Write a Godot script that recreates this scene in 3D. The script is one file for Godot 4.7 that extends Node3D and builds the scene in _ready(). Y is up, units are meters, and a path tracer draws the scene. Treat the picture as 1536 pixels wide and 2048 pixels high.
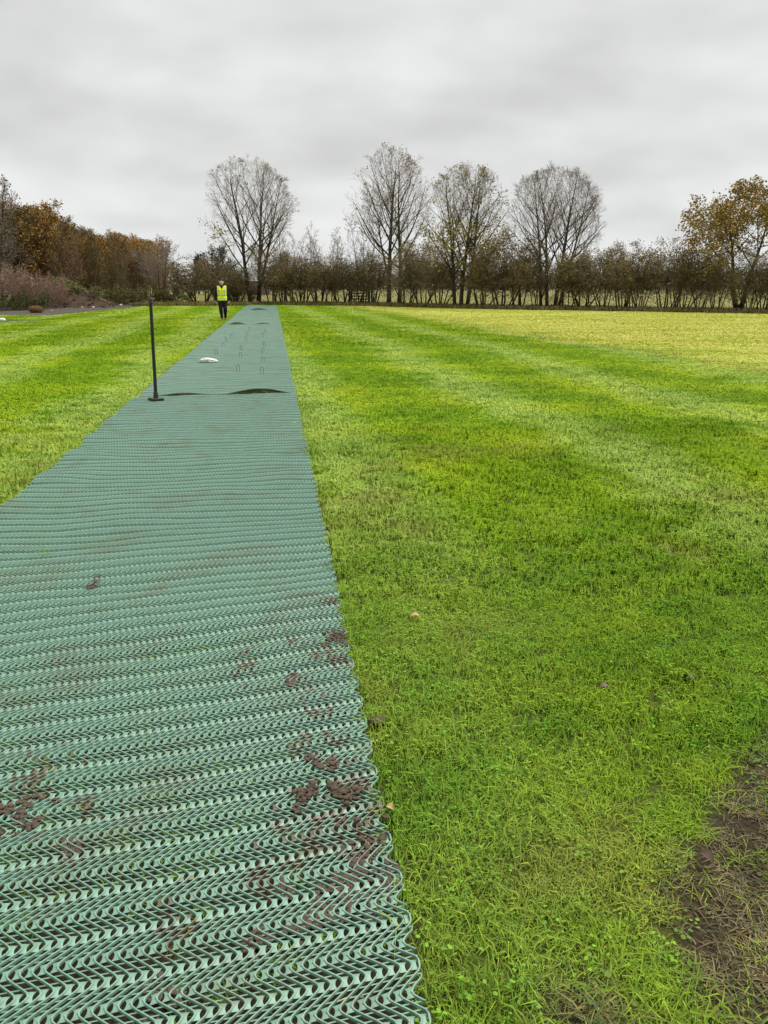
extends Node3D

# ------------------------------------------------------------------ mesh builder
class MB:
	var v := PackedVector3Array()
	var n := PackedVector3Array()
	var c := PackedColorArray()
	var ix := PackedInt32Array()

	func vert(p: Vector3, nn: Vector3, col := Color(1, 1, 1)) -> int:
		v.append(p)
		n.append(nn)
		c.append(col)
		return v.size() - 1

	# a->b runs across, c_->d_ is the next row; front side is across x along
	func quad(a: int, b: int, c_: int, d_: int) -> void:
		ix.append(a); ix.append(d_); ix.append(b)
		ix.append(a); ix.append(c_); ix.append(d_)

	func tri(a: int, b: int, c_: int) -> void:
		ix.append(a); ix.append(c_); ix.append(b)

	func seg(p0: Vector3, p1: Vector3, r0: float, r1: float, sides: int, col := Color(1, 1, 1)) -> void:
		var d := (p1 - p0).normalized()
		var x := d.cross(Vector3(0.31, 0.2, 0.93)).normalized()
		var y := d.cross(x)
		var b := v.size()
		for k in sides:
			var a := TAU * k / sides
			var o := x * cos(a) + y * sin(a)
			v.append(p0 + o * r0); n.append(o); c.append(col)
			v.append(p1 + o * r1); n.append(o); c.append(col)
		for k in sides:
			var k2 := (k + 1) % sides
			quad(b + 2 * k, b + 2 * k2, b + 2 * k + 1, b + 2 * k2 + 1)

	# one tube through a list of points
	func tube(ps: Array, rs: Array, sides: int, cap := true, col := Color(1, 1, 1)) -> void:
		var b := v.size()
		var m := ps.size()
		var x := Vector3.ZERO
		for i in m:
			var d: Vector3 = (ps[min(i + 1, m - 1)] - ps[max(i - 1, 0)]).normalized()
			if i == 0:
				x = d.cross(Vector3(0.31, 0.2, 0.93)).normalized()
			else:
				x = (x - d * x.dot(d)).normalized()
			var y := d.cross(x)
			for k in sides:
				var a := TAU * k / sides
				var o := x * cos(a) + y * sin(a)
				vert(ps[i] + o * rs[i], o, col)
		for i in m - 1:
			for k in sides:
				var k2 := (k + 1) % sides
				quad(b + i * sides + k, b + i * sides + k2, b + (i + 1) * sides + k, b + (i + 1) * sides + k2)
		if cap:
			for e in [0, m - 1]:
				var d2: Vector3 = (ps[m - 1] - ps[m - 2]).normalized() if e else (ps[0] - ps[1]).normalized()
				var q := vert(ps[e], d2, col)
				var s := v.size()
				for k in sides:
					vert(v[b + e * sides + k], d2, col)
				for k in sides:
					var k2 := (k + 1) % sides
					if e:
						tri(q, s + k, s + k2)
					else:
						tri(q, s + k2, s + k)

	# profile of (radius, height) turned about y
	func lathe(prof: Array, sides: int, col := Color(1, 1, 1)) -> void:
		for i in prof.size() - 1:
			var p0: Vector2 = prof[i]
			var p1: Vector2 = prof[i + 1]
			var dn := Vector2(p1.y - p0.y, p0.x - p1.x).normalized()
			var b := v.size()
			for k in sides + 1:
				var a := TAU * k / sides
				var o := Vector3(cos(a), 0, -sin(a))
				var nn := o * dn.x + Vector3.UP * dn.y
				vert(o * p0.x + Vector3.UP * p0.y, nn, col)
				vert(o * p1.x + Vector3.UP * p1.y, nn, col)
			for k in sides:
				quad(b + 2 * k, b + 2 * k + 2, b + 2 * k + 1, b + 2 * k + 3)

	# box with chamfered edges, turned about y
	func box(at: Vector3, size: Vector3, turn := 0.0, ch := 0.01, col := Color(1, 1, 1)) -> void:
		var bs := Basis(Vector3.UP, turn)
		var hs := size * 0.5
		var mid := at
		for ax in 3:
			for sg in [-1.0, 1.0]:
				var nn := Vector3.ZERO
				nn[ax] = sg
				var a1 := (ax + 1) % 3
				var a2 := (ax + 2) % 3
				var q := []
				for s in [[-1, -1], [1, -1], [1, 1], [-1, 1]]:
					var p := Vector3.ZERO
					p[ax] = sg * hs[ax]
					p[a1] = s[0] * (hs[a1] - ch)
					p[a2] = s[1] * (hs[a2] - ch)
					q.append(p)
				face(q, nn, bs, mid, col)
		for ax in 3:
			var a1 := (ax + 1) % 3
			var a2 := (ax + 2) % 3
			for s1 in [-1.0, 1.0]:
				for s2 in [-1.0, 1.0]:
					var nn := Vector3.ZERO
					nn[a1] = s1 * 0.7071
					nn[a2] = s2 * 0.7071
					var q := []
					for e in [[-1, 0], [1, 0], [1, 1], [-1, 1]]:
						var p := Vector3.ZERO
						p[ax] = e[0] * (hs[ax] - ch)
						p[a1] = s1 * (hs[a1] - (0.0 if e[1] == 0 else ch))
						p[a2] = s2 * (hs[a2] - (ch if e[1] == 0 else 0.0))
						q.append(p)
					face(q, nn, bs, mid, col)

	func face(q: Array, nn: Vector3, bs: Basis, at: Vector3, col: Color) -> void:
		var b := v.size()
		for p in q:
			vert(at + bs * p, bs * nn, col)
		var cr: Vector3 = (q[1] - q[0]).cross(q[2] - q[0])
		for k in range(1, q.size() - 1):
			if cr.dot(nn) > 0:
				ix.append(b); ix.append(b + k + 1); ix.append(b + k)
			else:
				ix.append(b); ix.append(b + k); ix.append(b + k + 1)

	# small leaf: a bent pair of triangles
	func leaf(p: Vector3, d: Vector3, side: Vector3, size: float, col: Color) -> void:
		var nn := d.cross(side).normalized()
		var a := vert(p, nn, col)
		var b := vert(p + d * size * 0.5 + side * size * 0.36 + nn * size * 0.1, nn, col)
		var e := vert(p + d * size, nn, col)
		var f := vert(p + d * size * 0.5 - side * size * 0.36 + nn * size * 0.1, nn, col)
		tri(a, e, b)
		tri(a, f, e)

	# lump: noisy flattened ball
	func lump(at: Vector3, r: Vector3, rng: RandomNumberGenerator, rough := 0.25, cols := 7, rows := 5, col := Color(1, 1, 1)) -> void:
		var b := v.size()
		for j in rows + 1:
			var th := PI * j / rows
			for k in cols:
				var ph := TAU * (k + 0.5 * (j % 2)) / cols
				var o := Vector3(sin(th) * cos(ph), cos(th), sin(th) * sin(ph))
				var s := 1.0 + rough * rng.randf_range(-1, 1)
				if j == 0 or j == rows:
					s = 1.0
				vert(at + o * r * s, (o / r).normalized(), col)
		for j in rows:
			for k in cols:
				var k2 := (k + 1) % cols
				quad(b + j * cols + k, b + j * cols + k2, b + (j + 1) * cols + k, b + (j + 1) * cols + k2)

	func mesh(m: Material) -> ArrayMesh:
		var a := []
		a.resize(Mesh.ARRAY_MAX)
		a[Mesh.ARRAY_VERTEX] = v
		a[Mesh.ARRAY_NORMAL] = n
		a[Mesh.ARRAY_COLOR] = c
		a[Mesh.ARRAY_INDEX] = ix
		var am := ArrayMesh.new()
		am.add_surface_from_arrays(Mesh.PRIMITIVE_TRIANGLES, a)
		am.surface_set_material(0, m)
		return am

# ------------------------------------------------------------------ helpers
var taken := {}
var M := {}
var sizes := {}          # name of a first tree of its kind -> width, height
var n_big: FastNoiseLite
var n_mid: FastNoiseLite
var n_small: FastNoiseLite
var n_fine: FastNoiseLite

func numbered(called: String) -> String:
	if not taken.has(called):
		taken[called] = 0
		return called
	taken[called] += 1
	return "%s_%03d" % [called, taken[called]]

func tag(o: Node, label: String, category: String, group := "") -> void:
	o.set_meta("label", label)
	o.set_meta("category", category)
	if group:
		o.set_meta("group", group)

func base(called: String, at := Vector3.ZERO, turn := 0.0) -> Node3D:
	var o := Node3D.new()
	o.name = numbered(called)
	add_child(o)
	o.position = at
	o.rotation.y = turn
	return o

func part(mb: MB, called: String, m: Material, parent: Node) -> MeshInstance3D:
	var o := MeshInstance3D.new()
	o.mesh = mb.mesh(m)
	o.name = called if parent != self else numbered(called)
	parent.add_child(o, true)
	return o

func copy(o: Node3D, called := "") -> Node3D:
	var r: Node3D = o.duplicate()
	r.name = numbered(called if called else String(o.name).rstrip("0123456789").trim_suffix("_"))
	add_child(r)
	return r

func noise(seed_: int, freq: float, octaves := 3) -> FastNoiseLite:
	var f := FastNoiseLite.new()
	f.seed = seed_
	f.noise_type = FastNoiseLite.TYPE_SIMPLEX_SMOOTH
	f.frequency = freq
	f.fractal_octaves = octaves
	return f

func lin(r: float, g: float, b: float) -> Color:
	return Color(r, g, b).linear_to_srgb()

func mat(col: Color, rough := 0.8, spec := 0.4) -> StandardMaterial3D:
	var m := StandardMaterial3D.new()
	m.albedo_color = col.linear_to_srgb()
	m.roughness = rough
	m.metallic_specular = spec
	m.vertex_color_use_as_albedo = true
	return m

func noise_tex(seed_: int, freq: float, lo: float, hi: float, size := 512) -> NoiseTexture2D:
	var t := NoiseTexture2D.new()
	t.width = size
	t.height = size
	t.seamless = true
	var f := noise(seed_, freq, 5)
	t.noise = f
	var g := Gradient.new()
	g.set_color(0, Color(lo, lo, lo))
	g.set_color(1, Color(hi, hi, hi))
	t.color_ramp = g
	return t

func bump_tex(seed_: int, freq: float, strength: float) -> NoiseTexture2D:
	var t := NoiseTexture2D.new()
	t.width = 512
	t.height = 512
	t.seamless = true
	t.as_normal_map = true
	t.bump_strength = strength
	t.noise = noise(seed_, freq, 5)
	return t

func tri_tex(m: StandardMaterial3D, col_tex: Texture2D, nrm: Texture2D, scale: float, world := true) -> void:
	m.albedo_texture = col_tex
	if nrm:
		m.normal_enabled = true
		m.normal_texture = nrm
	m.uv1_triplanar = true
	m.uv1_world_triplanar = world
	m.uv1_scale = Vector3.ONE * scale

# ------------------------------------------------------------------ the lie of the land
func hedge_z(x: float) -> float:
	var pts := [[-60, -66.0], [-15.4, -66.0], [-8.4, -64.5], [-0.9, -61.2], [4.0, -56.0], [8.0, -53.0], [13.0, -50.5], [18.9, -47.0], [24.2, -43.7], [60.0, -24.0]]
	for k in pts.size() - 1:
		if x <= pts[k + 1][0]:
			return lerpf(pts[k][1], pts[k + 1][1], clampf((x - pts[k][0]) / (pts[k + 1][0] - pts[k][0]), 0, 1))
	return -24.0

func verge_z(x: float) -> float:      # where the mown grass stops
	if x < -10.5:
		return -59.5
	return hedge_z(x) + 2.6

const MAT_O := Vector3(0.28, 0, 0)
const MAT_H := Vector3(-0.13962, 0, -0.99021)   # along the mat, away
const MAT_R := Vector3(0.99021, 0, -0.13962)    # across the mat
const MAT_W := 2.25

func mat_st(x: float, z: float) -> Vector2:
	var d := Vector3(x, 0, z) - MAT_O
	return Vector2(d.dot(MAT_H), d.dot(MAT_R))

func on_mat(x: float, z: float, grow := 0.0) -> bool:
	var q := mat_st(x, z)
	return q.x < 59.6 + grow and q.y < grow and q.y > -MAT_W - grow

func mud_at(x: float, z: float) -> float:       # churned corner near the camera
	var w := 0.10 * n_mid.get_noise_2d(x * 3.0, z * 3.0) + 0.08 * n_small.get_noise_2d(x * 2.0, z * 2.0)
	var edge := 0.66 + maxf(0.0, -z - 1.62) * 0.92
	var a := smoothstep(-0.05, 0.07, x - edge + w)
	a *= 1.0 - smoothstep(2.25, 2.75, -z + w * 2.0)
	var b := 1.0 - smoothstep(0.06, 0.14, Vector2(x - 0.43, (z + 1.22) * 0.7).length() + w * 0.5)
	return clampf(maxf(a, b * 0.85), 0, 1)

func track_at(x: float, z: float) -> float:
	var w := n_mid.get_noise_2d(x, z) * 0.9
	var a := smoothstep(-0.4, 0.5, -17.3 - x + w) * smoothstep(-0.3, 0.5, -40.8 - z + w * 0.5)
	var b := 1.0 - smoothstep(0.6, 1.1, Vector2((x + 17.4) / 2.4, (z + 34.0 + (x + 17.4) * 0.6) / 0.9).length() + w * 0.3)
	return clampf(maxf(a, b), 0, 1)

func grass_color(x: float, z: float) -> Color:
	var big := n_big.get_noise_2d(x, z)
	var mid := n_mid.get_noise_2d(x, z)
	var sm := n_small.get_noise_2d(x, z)
	var q := x - 0.17 * z + 0.5 * big + 0.15 * mid + 0.30 * sm + 0.10 * n_fine.get_noise_2d(x, z)
	var st := sin(q * TAU / 2.7)  # mowing stripes: light caught by leaning blades, put into the grass colour
	var c := Color(0.205, 0.345, 0.012)
	c = c.lerp(Color(0.370, 0.465, 0.020), clampf(0.26 + mid * 1.3 + big * 0.7, 0, 0.9))
	c = c.lerp(Color(0.105, 0.210, 0.008), clampf(-sm * 1.0 - mid * 0.9 - 0.04, 0, 0.62))
	c = c.lerp(Color(0.370, 0.485, 0.105), clampf(st * 0.6 + sm * 0.45 + 0.02, 0, 0.8))
	c = c.lerp(Color(0.165, 0.290, 0.008), clampf(-st * 0.55, 0, 0.55))
	var far := smoothstep(9.3, 12.2, x - 0.23 * z + 1.0 * mid + 0.6 * sm)
	var lane := clampf(0.5 + 0.7 * n_mid.get_noise_2d(x * 0.35, z * 2.2) + 0.7 * n_small.get_noise_2d(x * 0.25, z * 1.4), 0, 1)
	c = c.lerp(Color(0.430, 0.480, 0.045).lerp(Color(0.720, 0.680, 0.190), lane), far * 0.88)
	var rim := exp(-pow((x - 0.23 * z + 0.3 * mid - 10.5) / 0.25, 2.0)) * clampf(0.4 + sm, 0, 1)
	c = c.lerp(Color(0.46, 0.32, 0.13), rim * 0.7)
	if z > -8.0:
		# darker green blended in towards the camera, with a noisy edge
		var near_green := smoothstep(-6.0, -3.4, z + 1.6 * big + 1.4 * mid)
		c = c.lerp(Color(0.115, 0.225, 0.020).lerp(Color(0.175, 0.270, 0.022), clampf(0.4 + sm * 1.2, 0, 1)), near_green * 0.8)
	if z > -9.0:
		var bare := clampf((n_mid.get_noise_2d(x * 1.7 + 40.0, z * 1.7) - 0.22) * 2.6, 0, 1)
		c = c.lerp(Color(0.230, 0.190, 0.055), bare * 0.38)
	return c

func ground_color(x: float, z: float) -> Color:
	var soil := Color(0.060, 0.048, 0.024)
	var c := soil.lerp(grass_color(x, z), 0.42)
	var m := mud_at(x, z) if z > -3.2 and x > 0 else 0.0
	c = c.lerp(Color(0.062, 0.047, 0.031), m)
	if on_mat(x, z):
		c = soil
	if x < -11.0:
		c = c.lerp(Color(0.135, 0.115, 0.095), track_at(x, z))
	var past := smoothstep(-0.5, 0.5, verge_z(x) - z + 0.6 * n_small.get_noise_2d(x, z))
	if past > 0.0:
		var w := clampf(0.5 + n_small.get_noise_2d(x * 1.5, z * 1.5), 0, 1)
		var litter := Color(0.15, 0.085, 0.042).lerp(Color(0.20, 0.165, 0.075), w)
		if x < -19.0 and z > -75:
			litter = Color(0.13, 0.105, 0.08)
		var field := Color(0.40, 0.36, 0.17).lerp(Color(0.26, 0.27, 0.09), clampf(0.5 + n_mid.get_noise_2d(x * 0.2, z * 0.2), 0, 1))
		c = c.lerp(litter.lerp(field, smoothstep(4.0, 9.0, verge_z(x) - z)), past)
	return c

# ------------------------------------------------------------------ trees
# P: seg, kids, start, ang, len, tip, up, wob, rad arrays per level
func limb(mbs: Array, tips: Array, rng: RandomNumberGenerator, p: Vector3, d: Vector3, length: float, r: float, lev: int, P: Dictionary) -> void:
	var n: int = P.seg[lev]
	var step := length / n
	var ps := [p]
	var ds := [d]
	var last: bool = lev == P.seg.size() - 1
	var r_end := maxf(r * (0.6 if last else (0.10 if lev == 0 else 0.25)), P.thin)
	for i in n:
		var w: float = P.wob[lev]
		d = (d + Vector3(rng.randf_range(-w, w), rng.randf_range(-w, w) + P.up[lev], rng.randf_range(-w, w))).normalized()
		p += d * step
		ps.append(p)
		ds.append(d)
		if P.has("env") and i > 0 and ((p - P.env[0]) / P.env[1]).length() > 1.0 and p.y > P.env[0].y - P.env[1].y * 0.6:
			n = i + 1
			break
	var rs := []
	for i in n + 1:
		rs.append(lerpf(r, r_end, float(i) / n))
	var mb: MB = mbs[0] if lev <= P.wood else mbs[1]
	if n > 1:
		mb.tube(ps, rs, P.sides[lev], false)
	else:
		mb.seg(ps[0], ps[1], rs[0], rs[1], 3)
	if last:
		tips.append([p, d])
		return
	var kids: int = P.kids[lev]
	var az := rng.randf() * TAU
	for k in kids:
		var f := lerpf(P.start[lev], 1.0, (k + rng.randf() * 0.9) / kids)
		var at := f * n
		var i0: int = min(int(at), n - 1)
		var q: Vector3 = ps[i0].lerp(ps[i0 + 1], at - i0)
		var dd: Vector3 = ds[i0 + 1]
		az += 2.39996 + rng.randf_range(-0.4, 0.4)
		var x := dd.cross(Vector3(0.9, 0.1, 0.42)).normalized()
		var ax := x.rotated(dd, az)
		var nd := dd.rotated(ax, P.ang[lev] * rng.randf_range(0.7, 1.3))
		var L: float = length * P.len[lev] * lerpf(1.0, P.tip[lev], (f - P.start[lev]) / (1.0 - P.start[lev])) * (rng.randf_range(0.82, 1.12) if lev == 0 else rng.randf_range(0.7, 1.2))
		var rr := maxf(minf(lerpf(r, r_end, f) * 0.5, L * 0.0145), P.thin)
		limb(mbs, tips, rng, q, nd, L, rr, lev + 1, P)

func add_leaves(mb: MB, tips: Array, rng: RandomNumberGenerator, per: float, size: float, cols: Array, keep: Callable, spread := 0.25) -> void:
	for t in tips:
		var want: float = per * keep.call(t[0])
		var k := int(want) + (1 if rng.randf() < want - int(want) else 0)
		for j in k:
			var q: Vector3 = t[0] + Vector3(rng.randf_range(-1, 1), rng.randf_range(-1, 1), rng.randf_range(-1, 1)) * spread
			var d := Vector3(rng.randf_range(-1, 1), rng.randf_range(-0.9, 0.4), rng.randf_range(-1, 1)).normalized()
			var s := d.cross(Vector3(rng.randf_range(-1, 1), rng.randf_range(-1, 1), rng.randf_range(-1, 1))).normalized()
			var a: Color = cols[rng.randi() % cols.size()]
			mb.leaf(q, d, s, size * rng.randf_range(0.6, 1.3), a * rng.randf_range(0.8, 1.2))

func woody(called: String, seed_: int, stems: Array, P: Dictionary, leaf: Dictionary, bark: Material, twig: Material) -> Node3D:
	var rng := RandomNumberGenerator.new()
	rng.seed = seed_
	var o := base(called)
	var t := MB.new()
	var w := MB.new()
	var tips := []
	for s in stems:
		limb([t, w], tips, rng, s.at, (s.d as Vector3).normalized(), s.L, s.r, 0, P)
	part(t, "trunk", bark, o)
	var cr := part(w, "crown", twig, o)
	if leaf:
		var lf := MB.new()
		add_leaves(lf, tips, rng, leaf.per, leaf.size, leaf.cols, leaf.keep, leaf.spread)
		if lf.v.size():
			part(lf, "leaves", M.leaf, cr)
	var hi := 0.0
	var wide := 0.0
	for q in tips:
		hi = maxf(hi, q[0].y)
		wide += Vector2(q[0].x, q[0].z).length()
	sizes[o.name] = Vector2(wide / tips.size() * 3.0, hi)
	return o

func fan(count: int, L: float, r: float, lean: float, rng_seed: int, rad := 0.25) -> Array:
	var rng := RandomNumberGenerator.new()
	rng.seed = rng_seed
	var out := []
	for k in count:
		var a := TAU * k / count + rng.randf_range(-0.5, 0.5)
		var o := Vector3(cos(a), 0, sin(a))
		var l := lean * rng.randf_range(0.5, 1.3)
		out.append({"at": o * rad * rng.randf_range(0.5, 1.2) + Vector3(0, -0.08, 0), "d": Vector3(o.x * l, 1, o.z * l), "L": L * rng.randf_range(0.82, 1.1), "r": r * rng.randf_range(0.75, 1.15)})
	return out

# ------------------------------------------------------------------ figures: surface nets round tapered capsules
func net(bones: Array, cell: float, k: float, grow: float, cut: Callable) -> MB:
	var lo := Vector3.ONE * 1e9
	var hi := -lo
	for b in bones:
		var r: float = maxf(b[2], b[3]) + grow + cell * 3
		lo = lo.min(b[0] - Vector3.ONE * r).min(b[1] - Vector3.ONE * r)
		hi = hi.max(b[0] + Vector3.ONE * r).max(b[1] + Vector3.ONE * r)
	var sz := ((hi - lo) / cell).ceil()
	var nx := int(sz.x) + 1
	var ny := int(sz.y) + 1
	var nz := int(sz.z) + 1
	var fld := PackedFloat32Array()
	fld.resize(nx * ny * nz)
	fld.fill(1.0)
	for b in bones:
		var pa: Vector3 = b[0]
		var pb: Vector3 = b[1]
		var ra: float = b[2] + grow
		var rb: float = b[3] + grow
		var sq: Vector3 = b[4] if b.size() > 4 else Vector3.ONE
		var reach := Vector3.ONE * (maxf(ra, rb) + k + cell * 2)
		var l0 := ((pa.min(pb) - reach - lo) / cell).floor().max(Vector3.ZERO)
		var h0 := ((pa.max(pb) + reach - lo) / cell).ceil().min(Vector3(nx - 1, ny - 1, nz - 1))
		var ba := pb - pa
		var bb := maxf(ba.dot(ba), 1e-8)
		for iz in range(int(l0.z), int(h0.z) + 1):
			for iy in range(int(l0.y), int(h0.y) + 1):
				for ixx in range(int(l0.x), int(h0.x) + 1):
					var p := lo + Vector3(ixx, iy, iz) * cell
					var t := clampf((p - pa).dot(ba) / bb, 0, 1)
					var dd := ((p - pa - ba * t) * sq).length() - lerpf(ra, rb, t)
					var id := ixx + nx * (iy + ny * iz)
					var f := fld[id]
					var hh := maxf(k - absf(f - dd), 0.0) / k
					fld[id] = minf(f, dd) - hh * hh * k * 0.25
	for iz in nz:
		for iy in ny:
			for ixx in nx:
				var id := ixx + nx * (iy + ny * iz)
				if fld[id] < cell * 3:
					fld[id] = maxf(fld[id], cut.call(lo + Vector3(ixx, iy, iz) * cell))
	var mb := MB.new()
	var of := {}
	var offs := [0, 1, nx, nx + 1, nx * ny, nx * ny + 1, nx * ny + nx, nx * ny + nx + 1]
	for iz in nz - 1:
		for iy in ny - 1:
			for ixx in nx - 1:
				var id := ixx + nx * (iy + ny * iz)
				var inside := 0
				for o in offs:
					if fld[id + o] < 0.0:
						inside += 1
				if inside == 0 or inside == 8:
					continue
				var sum := Vector3.ZERO
				var cnt := 0
				for e in [[0, 1], [2, 3], [4, 5], [6, 7], [0, 2], [1, 3], [4, 6], [5, 7], [0, 4], [1, 5], [2, 6], [3, 7]]:
					var fa := fld[id + offs[e[0]]]
					var fb := fld[id + offs[e[1]]]
					if (fa < 0.0) != (fb < 0.0):
						var t := fa / (fa - fb)
						var a := Vector3(e[0] & 1, (e[0] >> 1) & 1, e[0] >> 2)
						var b := Vector3(e[1] & 1, (e[1] >> 1) & 1, e[1] >> 2)
						sum += a.lerp(b, t)
						cnt += 1
				var g := Vector3(fld[id + 1] - fld[id] + fld[id + offs[7]] - fld[id + offs[6]], fld[id + nx] - fld[id] + fld[id + offs[7]] - fld[id + offs[5]], fld[id + nx * ny] - fld[id] + fld[id + offs[7]] - fld[id + offs[3]])
				of[id] = mb.vert(lo + (Vector3(ixx, iy, iz) + sum / cnt) * cell, g.normalized())
	for id in of.keys():
		for ax in 3:
			var st: int = [1, nx, nx * ny][ax]
			var s1: int = [nx, nx * ny, 1][ax]
			var s2: int = [nx * ny, 1, nx][ax]
			if (fld[id] < 0.0) != (fld[id + st] < 0.0) and of.has(id - s1) and of.has(id - s2) and of.has(id - s1 - s2):
				var a: int = of[id - s1 - s2]
				var b: int = of[id - s2]
				var c_: int = of[id - s1]
				var d_: int = of[id]
				if fld[id] < 0.0:
					mb.quad(a, b, c_, d_)
				else:
					mb.quad(a, c_, b, d_)
	return mb

# ------------------------------------------------------------------ build
func _ready() -> void:
	n_big = noise(3, 0.09, 2)
	n_mid = noise(11, 0.42, 3)
	n_small = noise(29, 1.7, 3)
	n_fine = noise(41, 6.0, 2)
	setup_view()
	materials()
	ground()
	far_land()
	hedgerow()
	big_trees()
	left_wood()
	rough_corner()
	mats()
	mud_on_mat()
	grass()
	person()
	tamper()
	pegs()
	small_things()

func setup_view() -> void:
	var cam := Camera3D.new()
	cam.name = "camera"
	cam.position = Vector3(0, 1.55, 0)
	cam.rotation_degrees = Vector3(-16.685, 0, 0)
	cam.fov = 68.0
	cam.near = 0.05
	cam.far = 4000.0
	add_child(cam)
	var env := Environment.new()
	env.background_mode = Environment.BG_SKY
	env.tonemap_mode = Environment.TONE_MAPPER_LINEAR
	env.tonemap_exposure = 3.0
	env.sdfgi_enabled = true
	env.ssao_enabled = true
	env.ssil_enabled = true
	var w := 1024
	var h := 512
	var img := Image.create(w, h, false, Image.FORMAT_RGBF)
	var na := noise(5, 0.55, 5)
	var nb := noise(17, 1.6, 4)
	for j in h:
		var el := PI * (0.5 - (j + 0.5) / h)
		for i in w:
			var az := TAU * (i + 0.5) / w
			var d := Vector3(cos(el) * sin(az), sin(el), -cos(el) * cos(az))
			var y := maxf(d.y, 0.0)
			var pl := Vector2(d.x, d.z) / (y + 0.30)
			var c := 0.71 + 0.12 * na.get_noise_2d(pl.x * 1.5, pl.y * 2.0) + 0.09 * nb.get_noise_2d(pl.x * 1.6, pl.y * 2.2)
			c -= 0.07 * smoothstep(0.02, 0.20, y) * (1.0 - 0.8 * smoothstep(0.2, 0.5, y))
			c += 0.22 * smoothstep(0.3, 1.0, y)
			c *= 0.39
			img.set_pixel(i, j, Color(c * 0.985, c, c * 0.99))
	var pm := PanoramaSkyMaterial.new()
	pm.panorama = ImageTexture.create_from_image(img)
	pm.energy_multiplier = 1.0
	var sky := Sky.new()
	sky.sky_material = pm
	env.sky = sky
	var we := WorldEnvironment.new()
	we.name = "environment"
	we.environment = env
	add_child(we)
	var sun := DirectionalLight3D.new()
	sun.name = "sun"
	sun.light_energy = 0.5
	sun.light_angular_distance = 70.0
	sun.light_color = Color(1.0, 0.98, 0.94)
	sun.shadow_enabled = true
	sun.rotation_degrees = Vector3(-56, 128, 0)
	add_child(sun)

func materials() -> void:
	var soil := mat(Color(1, 1, 1), 0.95, 0.2)
	tri_tex(soil, noise_tex(7, 0.05, 0.55, 1.0), null, 1.9)
	M.soil = soil
	var plastic := mat(Color(0.180, 0.332, 0.252), 0.32, 0.5)
	tri_tex(plastic, noise_tex(9, 0.02, 0.80, 1.0), null, 3.0)
	M.plastic = plastic
	M.mud = mat(Color(0.130, 0.090, 0.058), 0.75, 0.4)
	tri_tex(M.mud, noise_tex(13, 0.03, 0.55, 1.0), bump_tex(14, 0.06, 8.0), 12.0)
	M.grass = mat(Color(1, 1, 1), 0.65, 0.10)
	M.grass.backlight = Color(0.9, 0.9, 0.75)
	M.leaf = mat(Color(1, 1, 1), 0.7, 0.3)
	M.leaf.backlight = Color(0.6, 0.6, 0.5)
	M.bark = mat(Color(0.105, 0.090, 0.062), 0.95, 0.2)
	tri_tex(M.bark, noise_tex(15, 0.02, 0.55, 1.0), null, 1.5)
	M.bark_green = mat(Color(0.115, 0.112, 0.060), 0.95, 0.2)
	tri_tex(M.bark_green, noise_tex(16, 0.02, 0.5, 1.0), null, 1.5)
	M.twig = mat(Color(0.230, 0.190, 0.150), 0.95, 0.2)
	M.twig_red = mat(Color(0.225, 0.155, 0.100), 0.95, 0.2)
	M.twig_olive = mat(Color(0.215, 0.178, 0.090), 0.95, 0.2)
	M.twig_pink = mat(Color(0.250, 0.165, 0.130), 0.95, 0.2)
	M.twig_orange = mat(Color(0.150, 0.088, 0.035), 0.95, 0.2)

func spaced(lo: float, hi: float, step: float, outer: Array) -> Array:
	var out := []
	for k in range(outer.size() - 1, -1, -1):
		out.append(lo - outer[k])
	var x := lo
	while x <= hi + 0.001:
		out.append(x)
		x += step
	for o in outer:
		out.append(hi + o)
	return out

func ground() -> void:
	var xs := spaced(-36, 36, 0.45, [3.0, 8.0, 20.0, 60.0, 200.0, 700.0, 2200.0])
	xs.append_array(spaced(-1.5, 2.5, 0.09, []))
	xs.sort()
	var zs := spaced(-70, 4, 0.45, [3.0, 8.0, 20.0, 60.0, 200.0, 700.0, 2200.0])
	zs.append_array(spaced(-4.0, -0.8, 0.09, []))
	zs.sort()
	var mb := MB.new()
	var nx := xs.size()
	for j in zs.size():
		for i in nx:
			mb.vert(Vector3(xs[i], ground_y(xs[i], zs[j]), zs[j]), Vector3.UP, ground_color(xs[i], zs[j]))
	for j in zs.size() - 1:
		for i in nx - 1:
			if xs[i + 1] - xs[i] < 1e-5 or zs[j + 1] - zs[j] < 1e-5:
				continue
			var a := j * nx + i
			mb.quad(a + nx, a + nx + 1, a, a + 1)
	var g := part(mb, "ground", M.soil, self)
	g.set_meta("kind", "structure")
	g.set_meta("label", "mown playing field with worn mud and a dirt track, dry field beyond")

func ground_y(x: float, z: float) -> float:
	if absf(x) > 60 or z < -120 or z > 10:
		return 0.0
	return 0.012 * n_mid.get_noise_2d(x * 0.8, z * 0.8)

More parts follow.
